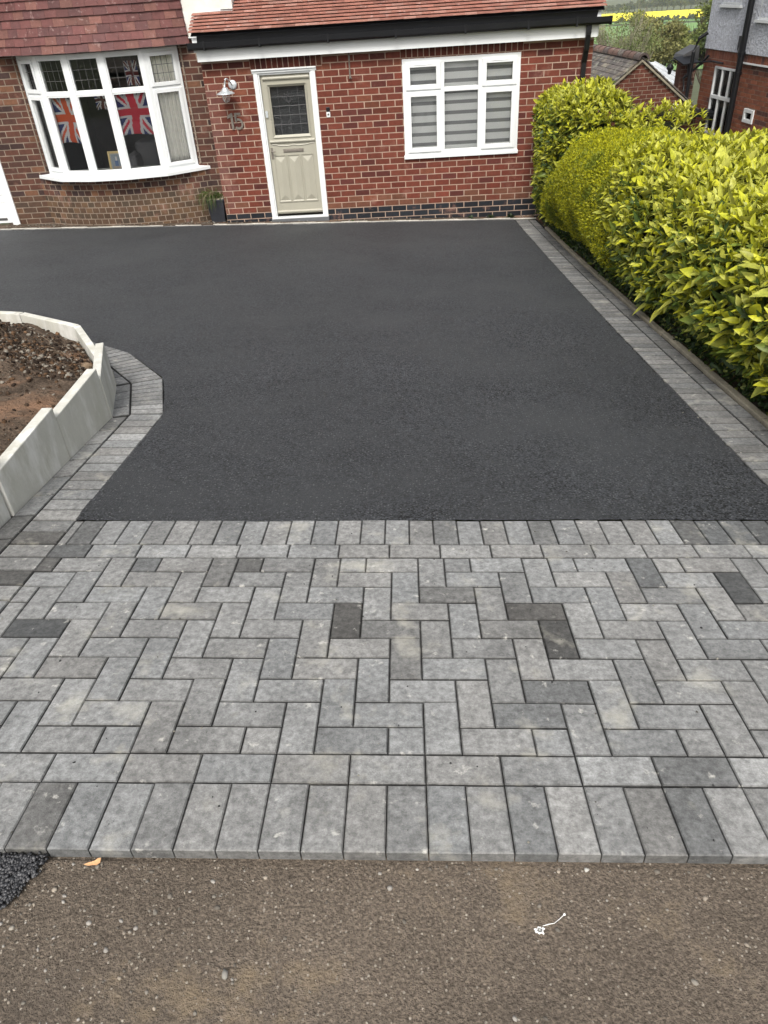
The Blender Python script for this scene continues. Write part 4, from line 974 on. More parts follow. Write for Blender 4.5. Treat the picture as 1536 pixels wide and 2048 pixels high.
o = mb.build('bird_dropping', M['white']); setp(o, 'white splat with a thin trailing line on the brown footpath', 'bird dropping')

# ------------------------------------------------------------------ hedge
def norm(a): return a/np.maximum(np.linalg.norm(a, axis=-1, keepdims=True), 1e-9)
def leaves(P, D, Nn, L, Wd, C, big=True, curl=.15, tipdark=None):
    """P base, D direction, Nn normal, L length, Wd width -> verts, faces"""
    D = norm(D); Sd = norm(np.cross(D, Nn)); U = np.cross(Sd, D); L = L[:, None]; Wd = Wd[:, None]
    if big:
        n = len(P); rows = []; ts = (0, .16, .38, .62, .84, 1.); ws = (.05, .34, .50, .42, .20, 0)
        for t_, w_ in zip(ts, ws):
            m_ = P+D*L*t_-U*L*curl*t_*t_
            if w_ == 0: rows.append([m_])
            else: rows.append([m_-Sd*Wd*w_+U*Wd*w_*.42, m_, m_+Sd*Wd*w_+U*Wd*w_*.42])
        V = np.stack([v for r_ in rows for v in r_], 1); b = (np.arange(n)*16)[:, None]; T4 = []
        for k in range(4):
            for q_ in (0, 1): T4.append(b+np.array([[3*k+q_, 3*k+q_+1, 3*k+q_+4, 3*k+q_+3]]))
        T3 = [b+np.array([[12, 13, 15]]), b+np.array([[13, 14, 15]])]
        Cv = np.repeat(C[:, None, :], 16, 1); mid = np.array([1, 4, 7, 10, 13]); g = (np.abs(np.sin(np.arange(n)*12.9898)) < .55).astype(float)[:, None, None]
        Cv[:, mid] = Cv[:, mid]*(1-.35*g)+np.array((.25, .36, .06))*.35*g
        return V.reshape(-1, 3), [np.concatenate(T3), np.concatenate(T4)], Cv.reshape(-1, 3)
    V = np.stack([P, P+D*L*.5-Sd*Wd*.5+U*Wd*.2, P+D*L, P+D*L*.5+Sd*Wd*.5+U*Wd*.2], 1); b = (np.arange(len(P))*4)[:, None]
    return V.reshape(-1, 3), [np.concatenate([b+np.array([[0, 2, 1]]), b+np.array([[0, 3, 2]])])], np.repeat(C, 4, 0)
def hedge_surface(n, y0, y1, xf, xb, ztop, r, topend=105, endround=.25, gap=.1, seed=0, lump=.06):
    """random points + outward normals on a clipped hedge; returns P,N,t (height share)"""
    rg = np.random.default_rng(seed); y = rg.uniform(y0, y1, n)
    gz = np.array([H(3.1, v) for v in y]); zt = ztop(y); h = zt-gz; a = (xb-xf)/2; xc = (xb+xf)/2
    front = h/(h+2*a); s = rg.uniform(0, 1, n)
    isf = s < front; x = np.where(isf, xf, xf+(s-front)/(1-front)*2*a); z = np.where(isf, gz+gap+(s/front)*(h-gap), zt)
    nx = np.where(isf, -1., 0.); nz = np.where(isf, 0., 1.); R_ = r
    # round the front top corner
    d = np.where(isf, np.clip((z-(zt-R_))/R_, 0, 1), np.clip(1-(x-xf)/R_, 0, 1))
    t = np.where(isf, d*math.pi/4, math.pi/2-d*math.pi/4); on = d > 0
    x = np.where(on, xf+R_-R_*np.cos(t), x); z = np.where(on, zt-R_+R_*np.sin(t), z); nx = np.where(on, -np.cos(t), nx); nz = np.where(on, np.sin(t), nz)
    ny = np.zeros(n)
    # round the ends in plan
    for ye, sg in ((y0, -1), (y1, 1)):
        e = np.clip(1-np.abs(y-ye)/endround, 0, 1); k = e**2
        x = x+k*endround*.6*(-nx); z = z-k*endround*.5*np.clip(nz, 0, 1); ny = ny+sg*k*1.0
    lumpv = np.array([NZ.noise((float(a_)*1.8, float(b_)*1.8, float(c_)*1.8)) for a_, b_, c_ in zip(x, y, z)])*lump*1.6
    Nv = norm(np.stack([nx, ny, nz], 1)); P = np.stack([x, y, z], 1)+Nv*lumpv[:, None]
    # belly: wider in the middle, tucked in at the foot
    t = (P[:, 2]-gz)/h; P[:, 0] -= np.where(nx < -.3, .10*np.sin(np.clip(t, 0, 1)*math.pi)-.13*np.clip(.30-t, 0, .3)/.3, 0)
    return P, Nv, t
def core(name, y0, y1, xf, xb, ztop, inset, e, m=None):  # solid mass inside a hedge, coloured dark to stand in for inner shade
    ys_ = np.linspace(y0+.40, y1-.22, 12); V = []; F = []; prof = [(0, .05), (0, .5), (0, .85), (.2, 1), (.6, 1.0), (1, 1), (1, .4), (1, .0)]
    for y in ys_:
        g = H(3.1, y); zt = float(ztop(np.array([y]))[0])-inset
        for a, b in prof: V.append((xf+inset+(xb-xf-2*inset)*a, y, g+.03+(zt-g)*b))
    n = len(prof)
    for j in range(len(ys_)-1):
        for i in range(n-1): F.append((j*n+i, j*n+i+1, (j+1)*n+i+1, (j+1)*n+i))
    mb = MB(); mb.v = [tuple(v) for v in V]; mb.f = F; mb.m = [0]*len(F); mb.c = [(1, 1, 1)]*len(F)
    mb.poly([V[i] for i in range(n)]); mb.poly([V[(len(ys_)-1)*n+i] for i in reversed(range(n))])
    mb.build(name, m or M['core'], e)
def rosettes(P, N_, t, rg, per, Lm, Wm, colf, spread=(.35, 1.15), upb=.5):
    """whorls of leaves at shoot tips"""
    n = len(P); A = norm(N_*.9+np.array([0, 0, upb])+rg.normal(0, .28, (n, 3)))
    ref = norm(rg.normal(0, 1, (n, 3))); B = norm(np.cross(A, ref)); Cc = np.cross(A, B)
    allv = [[], [], [], [], [], []]
    for k in range(per):
        ph = k*2.4+rg.uniform(0, .7, n); ang = spread[0]+(spread[1]-spread[0])*(k/per)+rg.normal(0, .14, n)
        rad = B*np.cos(ph)[:, None]+Cc*np.sin(ph)[:, None]; D = A*np.cos(ang)[:, None]+rad*np.sin(ang)[:, None]; D[:, 2] -= .12*(k/per)
        Nl = A*np.sin(ang)[:, None]-rad*np.cos(ang)[:, None]
        sc = rg.lognormal(-.02, .28, n)*(.65+.5*k/per); allv[0].append(P-A*(.012*k)[..., None] if isinstance(k, np.ndarray) else P-A*.010*k); allv[1].append(D); allv[2].append(Nl)
        allv[3].append(Lm*sc); allv[4].append(Wm*sc*rg.uniform(.8, 1.2, n)); allv[5].append(colf(P, N_, t, k/per, rg))
    return [np.concatenate(v) for v in allv]
ac_y = np.array((.96, .95, .05)); ac_p = np.array((.93, .93, .15)); ac_g = np.array((.26, .34, .05)); ac_d = np.array((.06, .12, .025))
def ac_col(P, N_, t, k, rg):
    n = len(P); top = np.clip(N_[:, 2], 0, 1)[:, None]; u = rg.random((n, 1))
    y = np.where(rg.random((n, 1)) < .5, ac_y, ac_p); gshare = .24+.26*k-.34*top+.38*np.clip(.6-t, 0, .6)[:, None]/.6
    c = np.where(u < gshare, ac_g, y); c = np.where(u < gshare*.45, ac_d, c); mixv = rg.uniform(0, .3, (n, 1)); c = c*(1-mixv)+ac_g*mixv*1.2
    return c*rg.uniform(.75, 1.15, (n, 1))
def make_big(label, y0, y1, xf, xb, ztop, n, per, Lm, Wm, seed, extra=None, inner=1.0, twigs=True, berries=0, endround=.25):
    e = empty('hedge', (xf+.3, (y0+y1)/2, H(3.1, (y0+y1)/2)), label, 'hedge', None)
    rg = np.random.default_rng(seed)
    P, N_, t = hedge_surface(n, y0, y1, xf, xb, ztop, .28, seed=seed, endround=endround)
    if extra:
        m_ = extra[-1]; Pe, Ne, te = hedge_surface(m_, *extra[:5], .2, seed=seed+5, endround=.2); P, N_, t = np.concatenate([P, Pe]), np.concatenate([N_, Ne]), np.concatenate([t, te]); n += m_
        core('dark_core', *extra[:5], .2, e)
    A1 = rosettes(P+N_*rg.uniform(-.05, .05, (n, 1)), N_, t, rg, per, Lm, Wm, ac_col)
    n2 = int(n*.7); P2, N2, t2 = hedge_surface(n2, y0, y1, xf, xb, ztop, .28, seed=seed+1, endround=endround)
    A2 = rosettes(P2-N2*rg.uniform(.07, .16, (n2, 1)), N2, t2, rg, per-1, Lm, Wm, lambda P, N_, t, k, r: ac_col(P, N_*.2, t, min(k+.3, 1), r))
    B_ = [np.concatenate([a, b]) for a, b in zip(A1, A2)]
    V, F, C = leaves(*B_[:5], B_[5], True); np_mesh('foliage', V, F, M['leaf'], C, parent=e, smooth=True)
    core('dark_core', y0, y1, xf, xb, ztop, .28, e)
    if twigs:
        for i in range(26):
            mb = MB(); y = random.uniform(y0+.1, y1-.1); x = xf+.12+random.uniform(0, .25); g = H(3.1, y)
            mb.tube([(x+.15, y, g-.03), (x+.05, y+random.uniform(-.05, .05), g+.15), (x-.02, y+random.uniform(-.12, .12), g+.38), (x-.02, y+random.uniform(-.2, .2), g+.7)], [.012, .010, .007, .003], 6)
            mb.build('stem', M['wood'], e)
    if berries:
        for i in range(berries):
            k = rg.integers(n); p = P[k]-N_[k]*.02
            for j in range(rg.integers(2, 6)): q = p+rg.normal(0, .012, 3); mb = MB(); mb.lathe(tuple(q), [(0, -.006), (.005, -.003), (.006, 0), (.005, .003), (0, .006)], 6); mb.build('berry', M['berry'], e)
    return e
zt_far = lambda y: 1.57+.05*np.sin(y*2.2)+0*y
zt_back = lambda y: 1.15+.03*np.sin(y*2.7)+.17*np.clip((y+2.6)/1.2, 0, 1)
zt_near = lambda y: 1.54+.05*np.sin(y*1.6+1)+.0*y-.12*np.clip((y+5.2)/.8, 0, 1)
zt_mid = lambda y: 1.38+.04*np.sin((y+1.2)*1.1)-.42*np.clip((y+3.4)/2.1, 0, 1)**1.5
make_big('yellow-green spotted laurel growing against the corner of the extension wall', -2.1, -.12, 3.00, 3.85, zt_far, 1150, 7, .088, .034, 21, endround=.5, extra=(-4.9, -1.1, 3.62, 4.75, zt_back, 1050))
make_big('large leaved yellow spotted laurel with red berries, nearest the camera at the right', -10.4, -4.4, 3.06, 4.9, zt_near, 3100, 7, .090, .037, 31, berries=26)
# small-leaved golden bush between them
e = empty('hedge', (3.3, -3, H(3.1, -3)), 'clipped bush of tiny golden leaves between the two spotted laurels', 'hedge')
rg = np.random.default_rng(41); Ls = [[], [], [], [], [], []]
for lay_, (n, dep, f) in enumerate(((52000, (-.03, .03), 1.), (30000, (-.12, -.03), .6), (9000, (-.2, -.1), .4))):
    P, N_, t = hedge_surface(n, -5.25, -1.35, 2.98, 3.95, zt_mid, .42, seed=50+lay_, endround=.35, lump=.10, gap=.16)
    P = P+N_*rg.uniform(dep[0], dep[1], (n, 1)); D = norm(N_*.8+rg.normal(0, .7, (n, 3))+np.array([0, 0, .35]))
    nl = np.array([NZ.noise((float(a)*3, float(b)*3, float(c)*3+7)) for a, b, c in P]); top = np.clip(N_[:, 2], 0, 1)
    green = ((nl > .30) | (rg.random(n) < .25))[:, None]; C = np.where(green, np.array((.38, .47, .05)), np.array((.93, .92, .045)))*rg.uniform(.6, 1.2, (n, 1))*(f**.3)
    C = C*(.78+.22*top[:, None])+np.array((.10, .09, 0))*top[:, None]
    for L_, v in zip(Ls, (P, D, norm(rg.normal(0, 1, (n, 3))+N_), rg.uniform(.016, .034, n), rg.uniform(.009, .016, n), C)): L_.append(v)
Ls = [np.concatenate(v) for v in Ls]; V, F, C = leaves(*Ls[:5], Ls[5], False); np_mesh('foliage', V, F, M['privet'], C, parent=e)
core('dark_core', -5.2, -1.4, 2.98, 3.95, zt_mid, .20, e)
for i in range(16):
    mb = MB(); y = random.uniform(-5.1, -1.5); g = H(3.1, y); x = 3.25+random.uniform(-.05, .2); mb.tube([(x+.1, y, g-.03), (x, y+random.uniform(-.06, .06), g+.2), (x-.05, y+random.uniform(-.12, .12), g+.5)], [.012, .009, .005], 6); mb.build('stem', M['wood'], e)
# dark ivy and low growth along the kerb
n = 3800; y = rng.uniform(-10.2, -.4, n); x = 3.04+np.abs(rng.normal(0, .10, n)); z = np.array([H(a, b) for a, b in zip(x, y)])+rng.uniform(0, .20, n)*np.clip((x-2.99)/.15, .1, 1)
P = np.stack([x, y, z], 1); D = norm(rng.normal(0, 1, (n, 3))+np.array([-.7, 0, .3])); C = np.where(rng.random((n, 1)) < .12, np.array((.30, .34, .08)), np.array((.035, .075, .018)))*rng.uniform(.6, 1.4, (n, 1))
V, F, C = leaves(P, D, norm(rng.normal(0, 1, (n, 3))+np.array([-.3, 0, 1.])), rng.uniform(.025, .06, n), rng.uniform(.018, .035, n), C, True)
o = np_mesh('ground_cover', V, F, M['leaf'], C); setp(o, kind='stuff')

# ------------------------------------------------------------------ neighbours
nd = Vector((-.126, .992, 0)).normalized(); ne = Vector((nd.y, -nd.x, 0)); C0 = Vector((8.03, 8.0, 0))
def NP(s, v, n=0.): p = C0+nd*s-ne*n; return (p.x, p.y, v)      # s along the wall (away from the camera), v height, n out of the wall (towards us)
nb = empty('neighbour_house', (9, 5, -2), 'neighbouring house with grey pebbledash above orange-red brick, beyond the hedge', 'house')
def dullbrick(c, u):
    t = random.random(); g = random.gauss(1, .1); c_ = (.42, .15, .085) if t < .6 else (.34, .125, .08) if t < .88 else (.18, .085, .07); return tuple(v*g for v in c_)
PN = lambda u, v, n: NP(-u, v, n)    # u grows towards the camera = rightwards in view
mb = MB(); wh = (.63, -.35, 1.70, .90); sh = (2.23, -.02, 2.63, .24)
lay(mb, PN, 0, 6.5, -26, 12, 0., [wh, sh], dullbrick); lay(mb, PN, 0, 6.5, 0, 1, 1.03, [], lambda c, u: tuple(v*.9 for v in dullbrick(0, 0)), L=.113, ch=.17)
backing(mb, PN, 0, -2.4, 6.5, 1.22, [wh, sh]); 
mb.build('brick_storey', [M['brick'], M['oldmortar']], nb)
def nbox(mb, s0, s1, v0, v1, n0, n1, col=(1, 1, 1), m=0):
    s0, s1 = min(s0, s1), max(s0, s1)
    mb.hexa([NP(s1, v0, n1), NP(s0, v0, n1), NP(s0, v0, n0), NP(s1, v0, n0), NP(s1, v1, n1), NP(s0, v1, n1), NP(s0, v1, n0), NP(s1, v1, n0)], col, m)
mb = MB(); nbox(mb, 0.02, -6.5, 1.21, 4.6, -.1, .03)
mb.poly([NP(.0, -2.4, 0), NP(0, -2.4, -5), NP(0, 4.6, -5), NP(0, 4.6, 0)]); mb.poly([NP(-6.5, -2.4, 0), NP(-6.5, 4.6, 0), NP(-6.5, 4.6, -5), NP(-6.5, -2.4, -5)]); mb.poly([NP(.4, 4.6, .4), NP(-6.9, 4.6, .4), NP(-3.2, 6.5, -3)]); mb.poly([NP(.4, 4.6, .4), NP(-3.2, 6.5, -3), NP(.4, 4.6, -5.4)])
mb.build('pebbledash_storey', M['dash'], nb)
mb = MB(); nbox(mb, -1.62, -6.5, 1.03, 1.055, 0, .05); mb.build('cable_trim', M['upvc'], nb)
def nwindow(u0, v0, u1, v1, mulls, rails, label=None, w=.045, sill=False):
    mb = MB(); f = .03
    nbox(mb, -u0, -u0-w, v0, v1, -.04, f); nbox(mb, -u1+w, -u1, v0, v1, -.04, f); nbox(mb, -u0-w, -u1+w, v0, v0+w, -.04, f); nbox(mb, -u0-w, -u1+w, v1-w, v1, -.04, f)
    for m_ in mulls: nbox(mb, -m_+.022, -m_-.022, v0+w, v1-w, -.03, f-.004)
    for r_ in rails: nbox(mb, -u0-w, -u1+w, r_-.035, r_+.035, -.03, f+.002)
    o = mb.build('window', M['upvc'], nb, bevel=.004)
    g = MB(); nbox(g, -u0-w, -u1+w, v0+w, v1-w, -.016, -.01); g.build('pane', M['glass'], o); g = MB(); nbox(g, -u0, -u1, v0, v1, -.30, -.25); g.build('dark_interior', M['dark'], o)
    if sill: s_ = MB(); nbox(s_, -u0+.06, -u1-.06, v0-.05, v0, -.02, .08); s_.build('window_sill', M['upvc'], o)
nwindow(.63, -.45, 1.70, .90, [.99, 1.34], [.31]); nwindow(2.23, -.02, 2.63, .24, [], [], w=.07)
nwindow(.50, 2.05, 1.30, 3.1, [.9], [], sill=True); nwindow(2.1, 1.82, 3.1, 3.0, [2.6], [], sill=True)
mb = MB(); mb.tube([NP(-1.86, -2.2, .12), NP(-1.86, 4.6, .12)], .062, 14)
for z in (.86, 1.22): mb.tube([NP(-1.86, z-.03, .12), NP(-1.86, z+.03, .12)], .078, 14)
mb.tube([NP(-1.86, 1.10, .12), NP(-1.70, 1.30, .12), NP(-1.66, 1.52, .10)], .035, 8)
mb.build('soil_pipe', M['black'], nb, smooth=False)
mb = MB(); mb.tube([NP(-.02, -2.2, .30), NP(-.02, 1.15, .30), NP(-.05, 1.42, .22), NP(-.12, 1.52, .08)], .042, 10); mb.tube([NP(.05, .35, .36), NP(.12, .62, .38), NP(-.15, .95, .10), NP(-.3, 1.08, .06)], .03, 8); mb.tube([NP(.0, .93, .2), NP(-.55, .99, .07), NP(-1.0, .98, .05)], .02, 6)
mb.build('downpipe', M['black'], nb)
# projecting brick porch with a lead roof
mb = MB()
Pp = lambda u, v, n: tuple(Vector(NP(.35, v, 0))+(-ne)*(.37-u)+(-nd)*n)
lay(mb, Pp, 0, .37, -26, 11, 0., [], lambda c, u: (lambda g: (.20*g, .09*g, .065*g))(random.gauss(1, .1))); backing(mb, Pp, 0, -2.4, .37, .96, [])
mb.build('porch_wall', [M['brick'], M['oldmortar']], nb)
mb = MB(); nbox(mb, .62, .36, -2.4, .95, 0, .365, (.2, .09, .065)); mb.build('porch_side', M['brick'], nb)
mb = MB(); mb.hexa([NP(.8, .97, .41), NP(.30, .97, .41), NP(.30, .97, 0), NP(.8, .97, 0), NP(.8, 1.08, .37), NP(.30, 1.08, .37), NP(.30, 1.24, 0.02), NP(.8, 1.24, 0.02)]); mb.build('porch_roof', M['lead'], nb)
e = empty('canopy', NP(.2, .9, .4), 'dark flat canopy on an angled bracket beside the porch of the pebbledash house', 'canopy')
mb = MB(); mb.hexa([NP(.35, 1.02, .60), NP(-.05, .90, .50), NP(-.05, .93, .12), NP(.35, 1.05, .22), NP(.35, 1.04, .60), NP(-.05, .92, .50), NP(-.05, .95, .12), NP(.35, 1.07, .22)]); mb.build('top_plate', M['black'], e)
mb = MB(); mb.tube([NP(.05, .92, .34), NP(.05, .70, .33), NP(-.03, .48, .22)], .022, 6); mb.build('bracket', M['black'], e)
e = empty('wall_lantern', NP(.5, .8, .6), 'small black lantern on a swan neck arm above the white conservatory', 'wall lamp')
mb = MB(); mb.tube([NP(.4, .98, .37), NP(.4, .90, .43), NP(.4, .92, .50), NP(.4, .98, .56), NP(.4, .97, .61), NP(.4, .88, .62)], .014, 6); mb.build('arm', M['black'], e)
mb = MB(); mb.lathe(NP(.4, .80, .62), [(0, .10), (.03, .10), (.085, .04), (.08, .0), (.05, -.02), (.04, -.10), (0, -.12)], 12); mb.build('lamp_head', M['black'], e)
# conservatory
e = empty('conservatory', (7.6, 11, -2.4), 'white framed conservatory with a white panel roof behind the brick garage gable', 'conservatory')
c0 = Vector((7.62, 9.6, -.22)); 
def CP(a, b, z): p = c0+ne*a+nd*b; return (p.x, p.y, z+p.z)
mb = MB(); mb.hexa([CP(-.1, -.1, .50), CP(.75, -.1, .50), CP(.75, 2.4, .78), CP(-.1, 2.4, .78), CP(-.1, -.1, .56), CP(.75, -.1, .56), CP(.75, 2.4, .84), CP(-.1, 2.4, .84)])
for k in range(6): a = -.1+k*.17; mb.hexa([CP(a-.01, -.1, .56), CP(a+.01, -.1, .56), CP(a+.01, 2.4, .84), CP(a-.01, 2.4, .84), CP(a-.01, -.1, .58), CP(a+.01, -.1, .58), CP(a+.01, 2.4, .86), CP(a-.01, 2.4, .86)])
mb.build('roof', M['upvc'], e)
mb = MB()
for a in (0, .34, .70): mb.hexa([CP(a-.025, -.02, -2.4), CP(a+.025, -.02, -2.4), CP(a+.025, .03, -2.4), CP(a-.025, .03, -2.4), CP(a-.025, -.02, .50), CP(a+.025, -.02, .50), CP(a+.025, .03, .50), CP(a-.025, .03, .50)])
mb.hexa([CP(0, -.022, -.12), CP(.7, -.022, -.12), CP(.7, .02, -.12), CP(0, .02, -.12), CP(0, -.022, -.06), CP(.7, -.022, -.06), CP(.7, .02, -.06), CP(0, .02, -.06)]); mb.build('frame', M['upvc'], e)
mb = MB(); mb.poly([CP(0, 0, -2.3), CP(.7, 0, -2.3), CP(.7, 0, .5), CP(0, 0, .5)]); mb.poly([CP(0, 0, -2.3), CP(0, 2.3, -2.3), CP(0, 2.3, .5), CP(0, 0, .5)]); mb.build('pane', M['glass'], e)
mb = MB(); mb.poly([CP(-.05, 2.35, -2.3), CP(.8, 2.35, -2.3), CP(.8, 2.35, .6), CP(-.05, 2.35, .6)]); mb.build('rear_panel', M['core'], e)
# neighbour's garage
ga = empty('garage', (6.36, 7.2, -2.2), 'brick garage gable with weathered grey tiles just above the hedge', 'garage')
A = Vector((6.358, 7.2, 0)); ZA = 1.14
def GP(a, z, b=0.): p = A+ne*a+nd*b; return (p.x, p.y, z)
sl = .735; xl, xr = -1.20, 1.50
mb = MB(); PG = lambda u, v, n: tuple(Vector(GP(u, v))-nd*n)
for c in range(-40, 12):
    v0, v1 = c*CH+.005, (c+1)*CH-.005; 
    if v0 > ZA-.05: break
    hl = max(xl, -(ZA-.04-v1)/sl); hr = min(xr, (ZA-.04-v1)/.76); st = (BL/2 if c % 2 else 0); k = math.floor((hl-st)/BL)
    while st+k*BL < hr:
        a, b = max(st+k*BL+.005, hl), min(st+(k+1)*BL-.005, hr); k += 1
        if b-a > .015: g = random.gauss(1, .12); brick_face(mb, PG, a, v0, b, v1, (.19*g, .065*g, .042*g))
hL, hR = ZA+xl*sl, ZA-xr*.76
mb.poly([GP(xl, -3.4), GP(xr, -3.4), GP(xr, hR), GP(0, ZA), GP(xl, hL)], (1, 1, 1), 1)
mb.poly([GP(xl, -3.4), GP(xl, hL), GP(xl, hL, 5), GP(xl, -3.4, 5)], (1, 1, 1), 1); mb.poly([GP(xr, -3.4), GP(xr, -3.4, 5), GP(xr, hR, 5), GP(xr, hR)], (1, 1, 1), 1)
mb.build('gable_wall', [M['brick'], M['oldmortar']], ga)
mb = MB()
def slopetiles(sgn, slope, xe):
    d = Vector((sgn, -slope)).normalized(); Ls_ = abs(xe)*math.hypot(1, slope)+.12; g = .118; r = 0
    while r*g < Ls_:
        k = 0
        while k*.175 < 5.1:
            b0, b1 = -.08+k*.175+(.0875 if r % 2 else 0)-.0875, -.08+(k+1)*.175+(.0875 if r % 2 else 0)-.0875-.004; b0 = max(b0, -.08); k += 1
            s0, s1 = max(r*g-.08, 0), r*g+g; a0, a1 = d.x*s0, d.x*s1; z0, z1 = ZA+d.y*s0+.02, ZA+d.y*s1+.02
            q = random.gauss(1, .15); t = random.random(); col = (.20*q, .175*q, .16*q) if t < .55 else (.14*q, .125*q, .12*q) if t < .8 else (.28*q, .24*q, .19*q)
            pts = [GP(a0, z0, b0), GP(a1, z1+.02, b0), GP(a1, z1+.02, b1), GP(a0, z0, b1)]
            pts2 = [(x, y, z+.022) for x, y, z in pts]
            if sgn < 0: pts, pts2 = pts[::-1], pts2[::-1]
            mb.hexa(pts+pts2, col)
        r += 1
slopetiles(-1, sl, xl); slopetiles(1, .76, xr); mb.build('roof', M['slate'], ga)
mb = MB()
for k in range(16):
    b0 = -.14+k*.33; q = random.gauss(1, .15); col = (.28*q, .17*q, .135*q) if k % 3 else (.20*q, .155*q, .14*q); n_ = 10
    ring0 = [GP(math.cos(math.pi*j/n_)*.13, ZA+.0+math.sin(math.pi*j/n_)*.13, b0) for j in range(n_+1)]; ring1 = [GP(math.cos(math.pi*j/n_)*.122, ZA-.004+math.sin(math.pi*j/n_)*.122, b0+.335) for j in range(n_+1)]
    for j in range(n_): mb.poly([ring0[j], ring0[j+1], ring1[j+1], ring1[j]], col)
    if k == 0:
        r2 = [GP(math.cos(math.pi*j/n_)*.085, ZA+math.sin(math.pi*j/n_)*.085, b0) for j in range(n_+1)]
        for j in range(n_): mb.poly([ring0[j], ring0[j+1], r2[j+1], r2[j]], (.12, .09, .08))
mb.build('ridge_tiles', M['slate'], ga)
mb = MB()
for s_, sp, xe in ((-1, sl, xl), (1, .76, xr)):
    a1 = xe*1.03; z1 = ZA-abs(a1)*sp
    mb.hexa([GP(0, ZA-.05, -.07), GP(a1, z1-.05, -.07), GP(a1, z1-.05, -.02), GP(0, ZA-.05, -.02), GP(0, ZA+.0, -.07), GP(a1, z1+.0, -.07), GP(a1, z1, -.02), GP(0, ZA, -.02)])
mb.build('verge', M['kerb'], ga, fix=True)
mb = MB(); mb.hexa([GP(-.45, -.03, -.30), GP(1.85, -.09, -.30), GP(1.85, -.09, -.05), GP(-.45, -.03, -.05), GP(-.45, .05, -.30), GP(1.85, -.01, -.30), GP(1.85, .05, -.05), GP(-.45, .10, -.05)]); mb.build('door_canopy', M['black'], ga)
e = empty('globe_lamp', GP(.86, .1, -.2), 'round white globe lamp on the dark canopy below the garage gable', 'lamp')
mb = MB(); n_ = 12; mb.lathe(GP(.86, .16, -.2), [(.075*math.sin(math.pi*k/n_), -.075*math.cos(math.pi*k/n_)) for k in range(n_+1)], 18); mb.build('globe', M['globe'], e, smooth=True)
mb = MB(); mb.tube([GP(.86, .01, -.2), GP(.86, .09, -.2)], .025, 8); mb.build('stem', M['black'], e)

# ------------------------------------------------------------------ trees and far country
def crown_mesh(name, n, rx, ry, rz, cz, leaf, cols, seed, clumps=26, hollow=.5):
    r = np.random.default_rng(seed); cs = norm(r.normal(0, 1, (clumps, 3)))*r.uniform(.35, .95, (clumps, 1)); cs[:, 2] = np.abs(cs[:, 2])*.9-.25+cs[:, 2]*.3
    k = r.integers(clumps, size=n); p = cs[k]+norm(r.normal(0, 1, (n, 3)))*r.uniform(.05, 1, (n, 1))**.5*r.uniform(.18, .36, clumps)[k][:, None]
    P = p*np.array([rx, ry, rz])+np.array([0, 0, cz]); cc = np.array(cols)[r.integers(len(cols), size=clumps)][k]*r.uniform(.7, 1.3, (n, 1))
    V, F, C = leaves(P, r.normal(0, 1, (n, 3)), r.normal(0, 1, (n, 3)), r.uniform(.6, 1.3, n)*leaf, r.uniform(.4, .8, n)*leaf, cc, False)
    me_o = np_mesh(name, V, F, M['tree'], C); return me_o
def trunk_mesh(h, rad, limbs, spread, seed, fine=0):
    r = random.Random(seed); mb = MB(); mb.tube([(0, 0, 0), (.1*rad, 0, h*.4), (0, .1, h*.75)], [rad, rad*.8, rad*.45], 8)
    for i in range(limbs):
        a = i*2.4+r.uniform(-.3, .3); z = h*r.uniform(.3, .75); l = spread*r.uniform(.6, 1.0)
        q = [(0, 0, z), (math.cos(a)*l*.4, math.sin(a)*l*.4, z+l*.45), (math.cos(a)*l*.8, math.sin(a)*l*.8, z+l*1.0)]; mb.tube(q, [rad*.4, rad*.25, rad*.08], 6)
        for j in range(fine):
            t = r.uniform(.2, 1); b = Vector(q[0]).lerp(Vector(q[2]), t); a2 = a+r.uniform(-1.2, 1.2); l2 = spread*r.uniform(.25, .6)
            mb.tube([tuple(b), tuple(b+Vector((math.cos(a2)*l2*.3, math.sin(a2)*l2*.3, l2*.6))), tuple(b+Vector((math.cos(a2)*l2*.5, math.sin(a2)*l2*.5, l2*1.2)))], [rad*.10, rad*.06, rad*.025], 4)
    return mb
def tree(name, x, y, crown, trunk, label, cat='tree', group=None, s=1., rz=0.):
    e = empty(name, (x, y, T(x, y)-.05), label, cat, group)
    for k, me in enumerate((crown, trunk)):
        if me is None: continue
        o = bpy.data.objects.new('crown' if k == 0 else 'trunk', me); S.collection.objects.link(o); o.parent = e
    e.scale = (s, s, s); e.rotation_euler[2] = rz; return e
def grab(o): me = o.data; bpy.data.objects.remove(o); return me
def at(az, r): return 1.05+r*az, -12.26+r*math.sqrt(1-az*az)
tr_round = grab(crown_mesh('crown', 26000, 2.5, 2.3, 2.2, 5.0, .17, [(.42, .46, .12), (.36, .40, .11), (.42, .41, .14), (.36, .35, .12)], 61, 40)); tk_round = grab(trunk_mesh(6., .2, 12, 2.0, 1, 14).build('trunk', M['wood']))
x, y = at(.277, 58); tree('round_tree', x, y, tr_round, tk_round, 'rounded olive-green tree standing behind the garage ridge', s=1.0)
tk_bare = grab(trunk_mesh(5., .12, 26, 2.4, 2, 22).build('trunk', mat('pale_bark', (.26, .24, .17), rough=.9))); cr_bare = grab(crown_mesh('crown', 5200, 2.4, 2.2, 2.0, 4.6, .10, [(.34, .42, .13), (.27, .34, .12)], 63, 30))
x, y = at(.238, 50); tree('bare_tree', x, y, cr_bare, tk_bare, 'pale thin-branched tree barely in leaf, next to the gutter end')
x, y = at(.255, 64); tree('bare_tree', x, y, cr_bare, tk_bare, 'second sparse pale tree, half hidden behind the round olive tree', s=.9, rz=1.5)
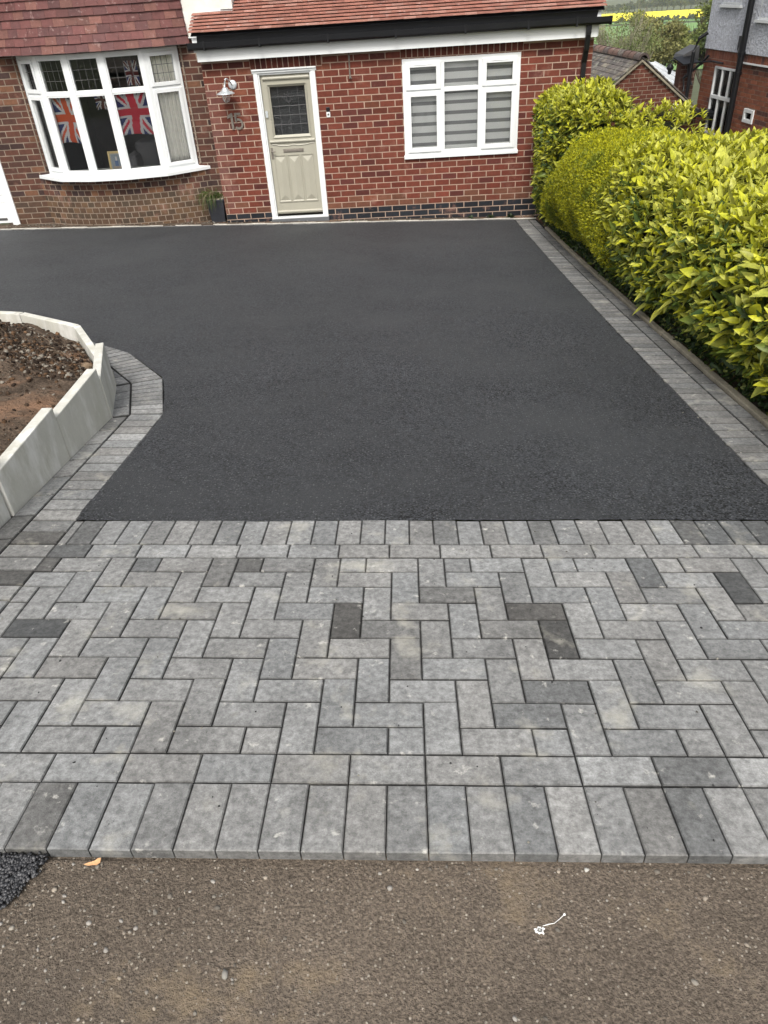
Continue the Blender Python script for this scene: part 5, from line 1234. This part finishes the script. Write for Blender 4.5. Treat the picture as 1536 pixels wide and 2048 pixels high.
cr_g = grab(crown_mesh('crown', 15000, 2.6, 2.4, 2.4, 4.8, .20, [(.18, .25, .05), (.24, .30, .07), (.12, .18, .05)], 64, 30))
x, y = at(.333, 62); tree('leafy_tree', x, y, cr_g, tk_round, 'green tree rising behind the lead porch roof of the pebbledash house', s=1.05)
# fields as real sheets on the terrain
def field(name, az0, az1, r0, r1, lift, m, kind='structure'):
    V = []; n = 14; k = 8
    for j in range(k+1):
        for i in range(n+1):
            r = r0+(r1-r0)*j/k+ (12*math.sin(i*.5) if j in (0, k) else 0)*.3; x, y = at(az0+(az1-az0)*i/n, r); V.append((x, y, T(x, y)+lift))
    F = np.array([(j*(n+1)+i, j*(n+1)+i+1, (j+1)*(n+1)+i+1, (j+1)*(n+1)+i) for j in range(k) for i in range(n)])
    o = np_mesh(name, V, [F], m, smooth=True); o['kind'] = kind
field('green_field', .05, .6, 200, 505, .25, M['green']); field('yellow_field', .05, .6, 545, 655, .9, M['yellow'])
field('far_meadow', .05, .6, 520, 543, .3, M['green'])
far_col = [(.07, .10, .05), (.10, .13, .06), (.12, .13, .08), (.05, .08, .05)]
far_a = grab(crown_mesh('crown', 1500, 4.2, 4.2, 4.0, 4.6, 1.0, far_col, 71, 16)); far_b = grab(crown_mesh('crown', 1500, 5.5, 5., 3.4, 4.2, 1.0, [(.15, .17, .07), (.11, .14, .07)], 72, 16))
tk_far = grab(trunk_mesh(4, .35, 6, 2.5, 3).build('trunk', M['wood']))
rr = random.Random(4)
for i in range(26):
    az = .195+i*.0055; x, y = at(az+rr.uniform(-.001, .001), 672+rr.uniform(-6, 16)+(i % 3)*16)
    s_ = .75+.45*sm((az-.225)/.05)*rr.uniform(.75, 1.1)
    tree('woodland_tree', x, y, far_a if i % 2 else far_b, tk_far, 'distant tree in the line of woodland beyond the yellow field', group='woodland trees beyond the yellow field', s=s_, rz=i*1.3)
for i in range(22):
    az = .195+i*.0075; x, y = at(az+rr.uniform(-.002, .002), 530+rr.uniform(-5, 6)+8*math.sin(i))
    tree('hedgerow_bush', x, y, far_b if i % 2 else far_a, None, 'dark bush in the hedgerow between the yellow and the green field', 'bush', 'hedgerow bushes between the fields', s=.30+.20*rr.random(), rz=i)
for i in range(7):
    az = .295+i*.006; x, y = at(az, 400+i*2)
    tree('hedgerow_bush', x, y, far_a, None, 'low dark bush in the short hedge crossing the green field', 'bush', 'bushes of the short hedge in the green field', s=.25+.12*rr.random(), rz=i)
# distant hills
V = []; F = []; n = 60
for i in range(n+1):
    az = -.2+1.0*i/n; h = 2.86-2100*.026+12*math.sin(i*.35)+5*math.sin(i*1.1)
    for r, z in ((1200, -38), (1700, -36), (2150, h)): x, y = at(az, r); V.append((x, y, z))
for i in range(n):
    for j in range(2): F.append((i*3+j, (i+1)*3+j, (i+1)*3+j+1, i*3+j+1))
o = np_mesh('hills', V, [np.array(F)], mat('far_hill', (.13, .19, .12), rough=1, var=.3, nsc=.01), smooth=True); o['kind'] = 'structure'
# haze: one even volume around everything
mb = MB(); mb.box((-1800, -60, -60), (2700, 2750, 14)); hz = mb.build('haze', mat('haze_air')); hz['kind'] = 'stuff'
hm = hz.data.materials[0]; hn = hm.node_tree; hn.nodes.clear(); ho = hn.nodes.new('ShaderNodeOutputMaterial'); pv = hn.nodes.new('ShaderNodeVolumePrincipled')
pv.inputs['Color'].default_value = (.86, .89, .92, 1); pv.inputs['Density'].default_value = .00032; pv.inputs['Anisotropy'].default_value = .2
hn.links.new(pv.outputs[0], ho.inputs['Volume'])
S.cycles.volume_bounces = 1; S.cycles.max_bounces = 8; S.cycles.transparent_max_bounces = 12
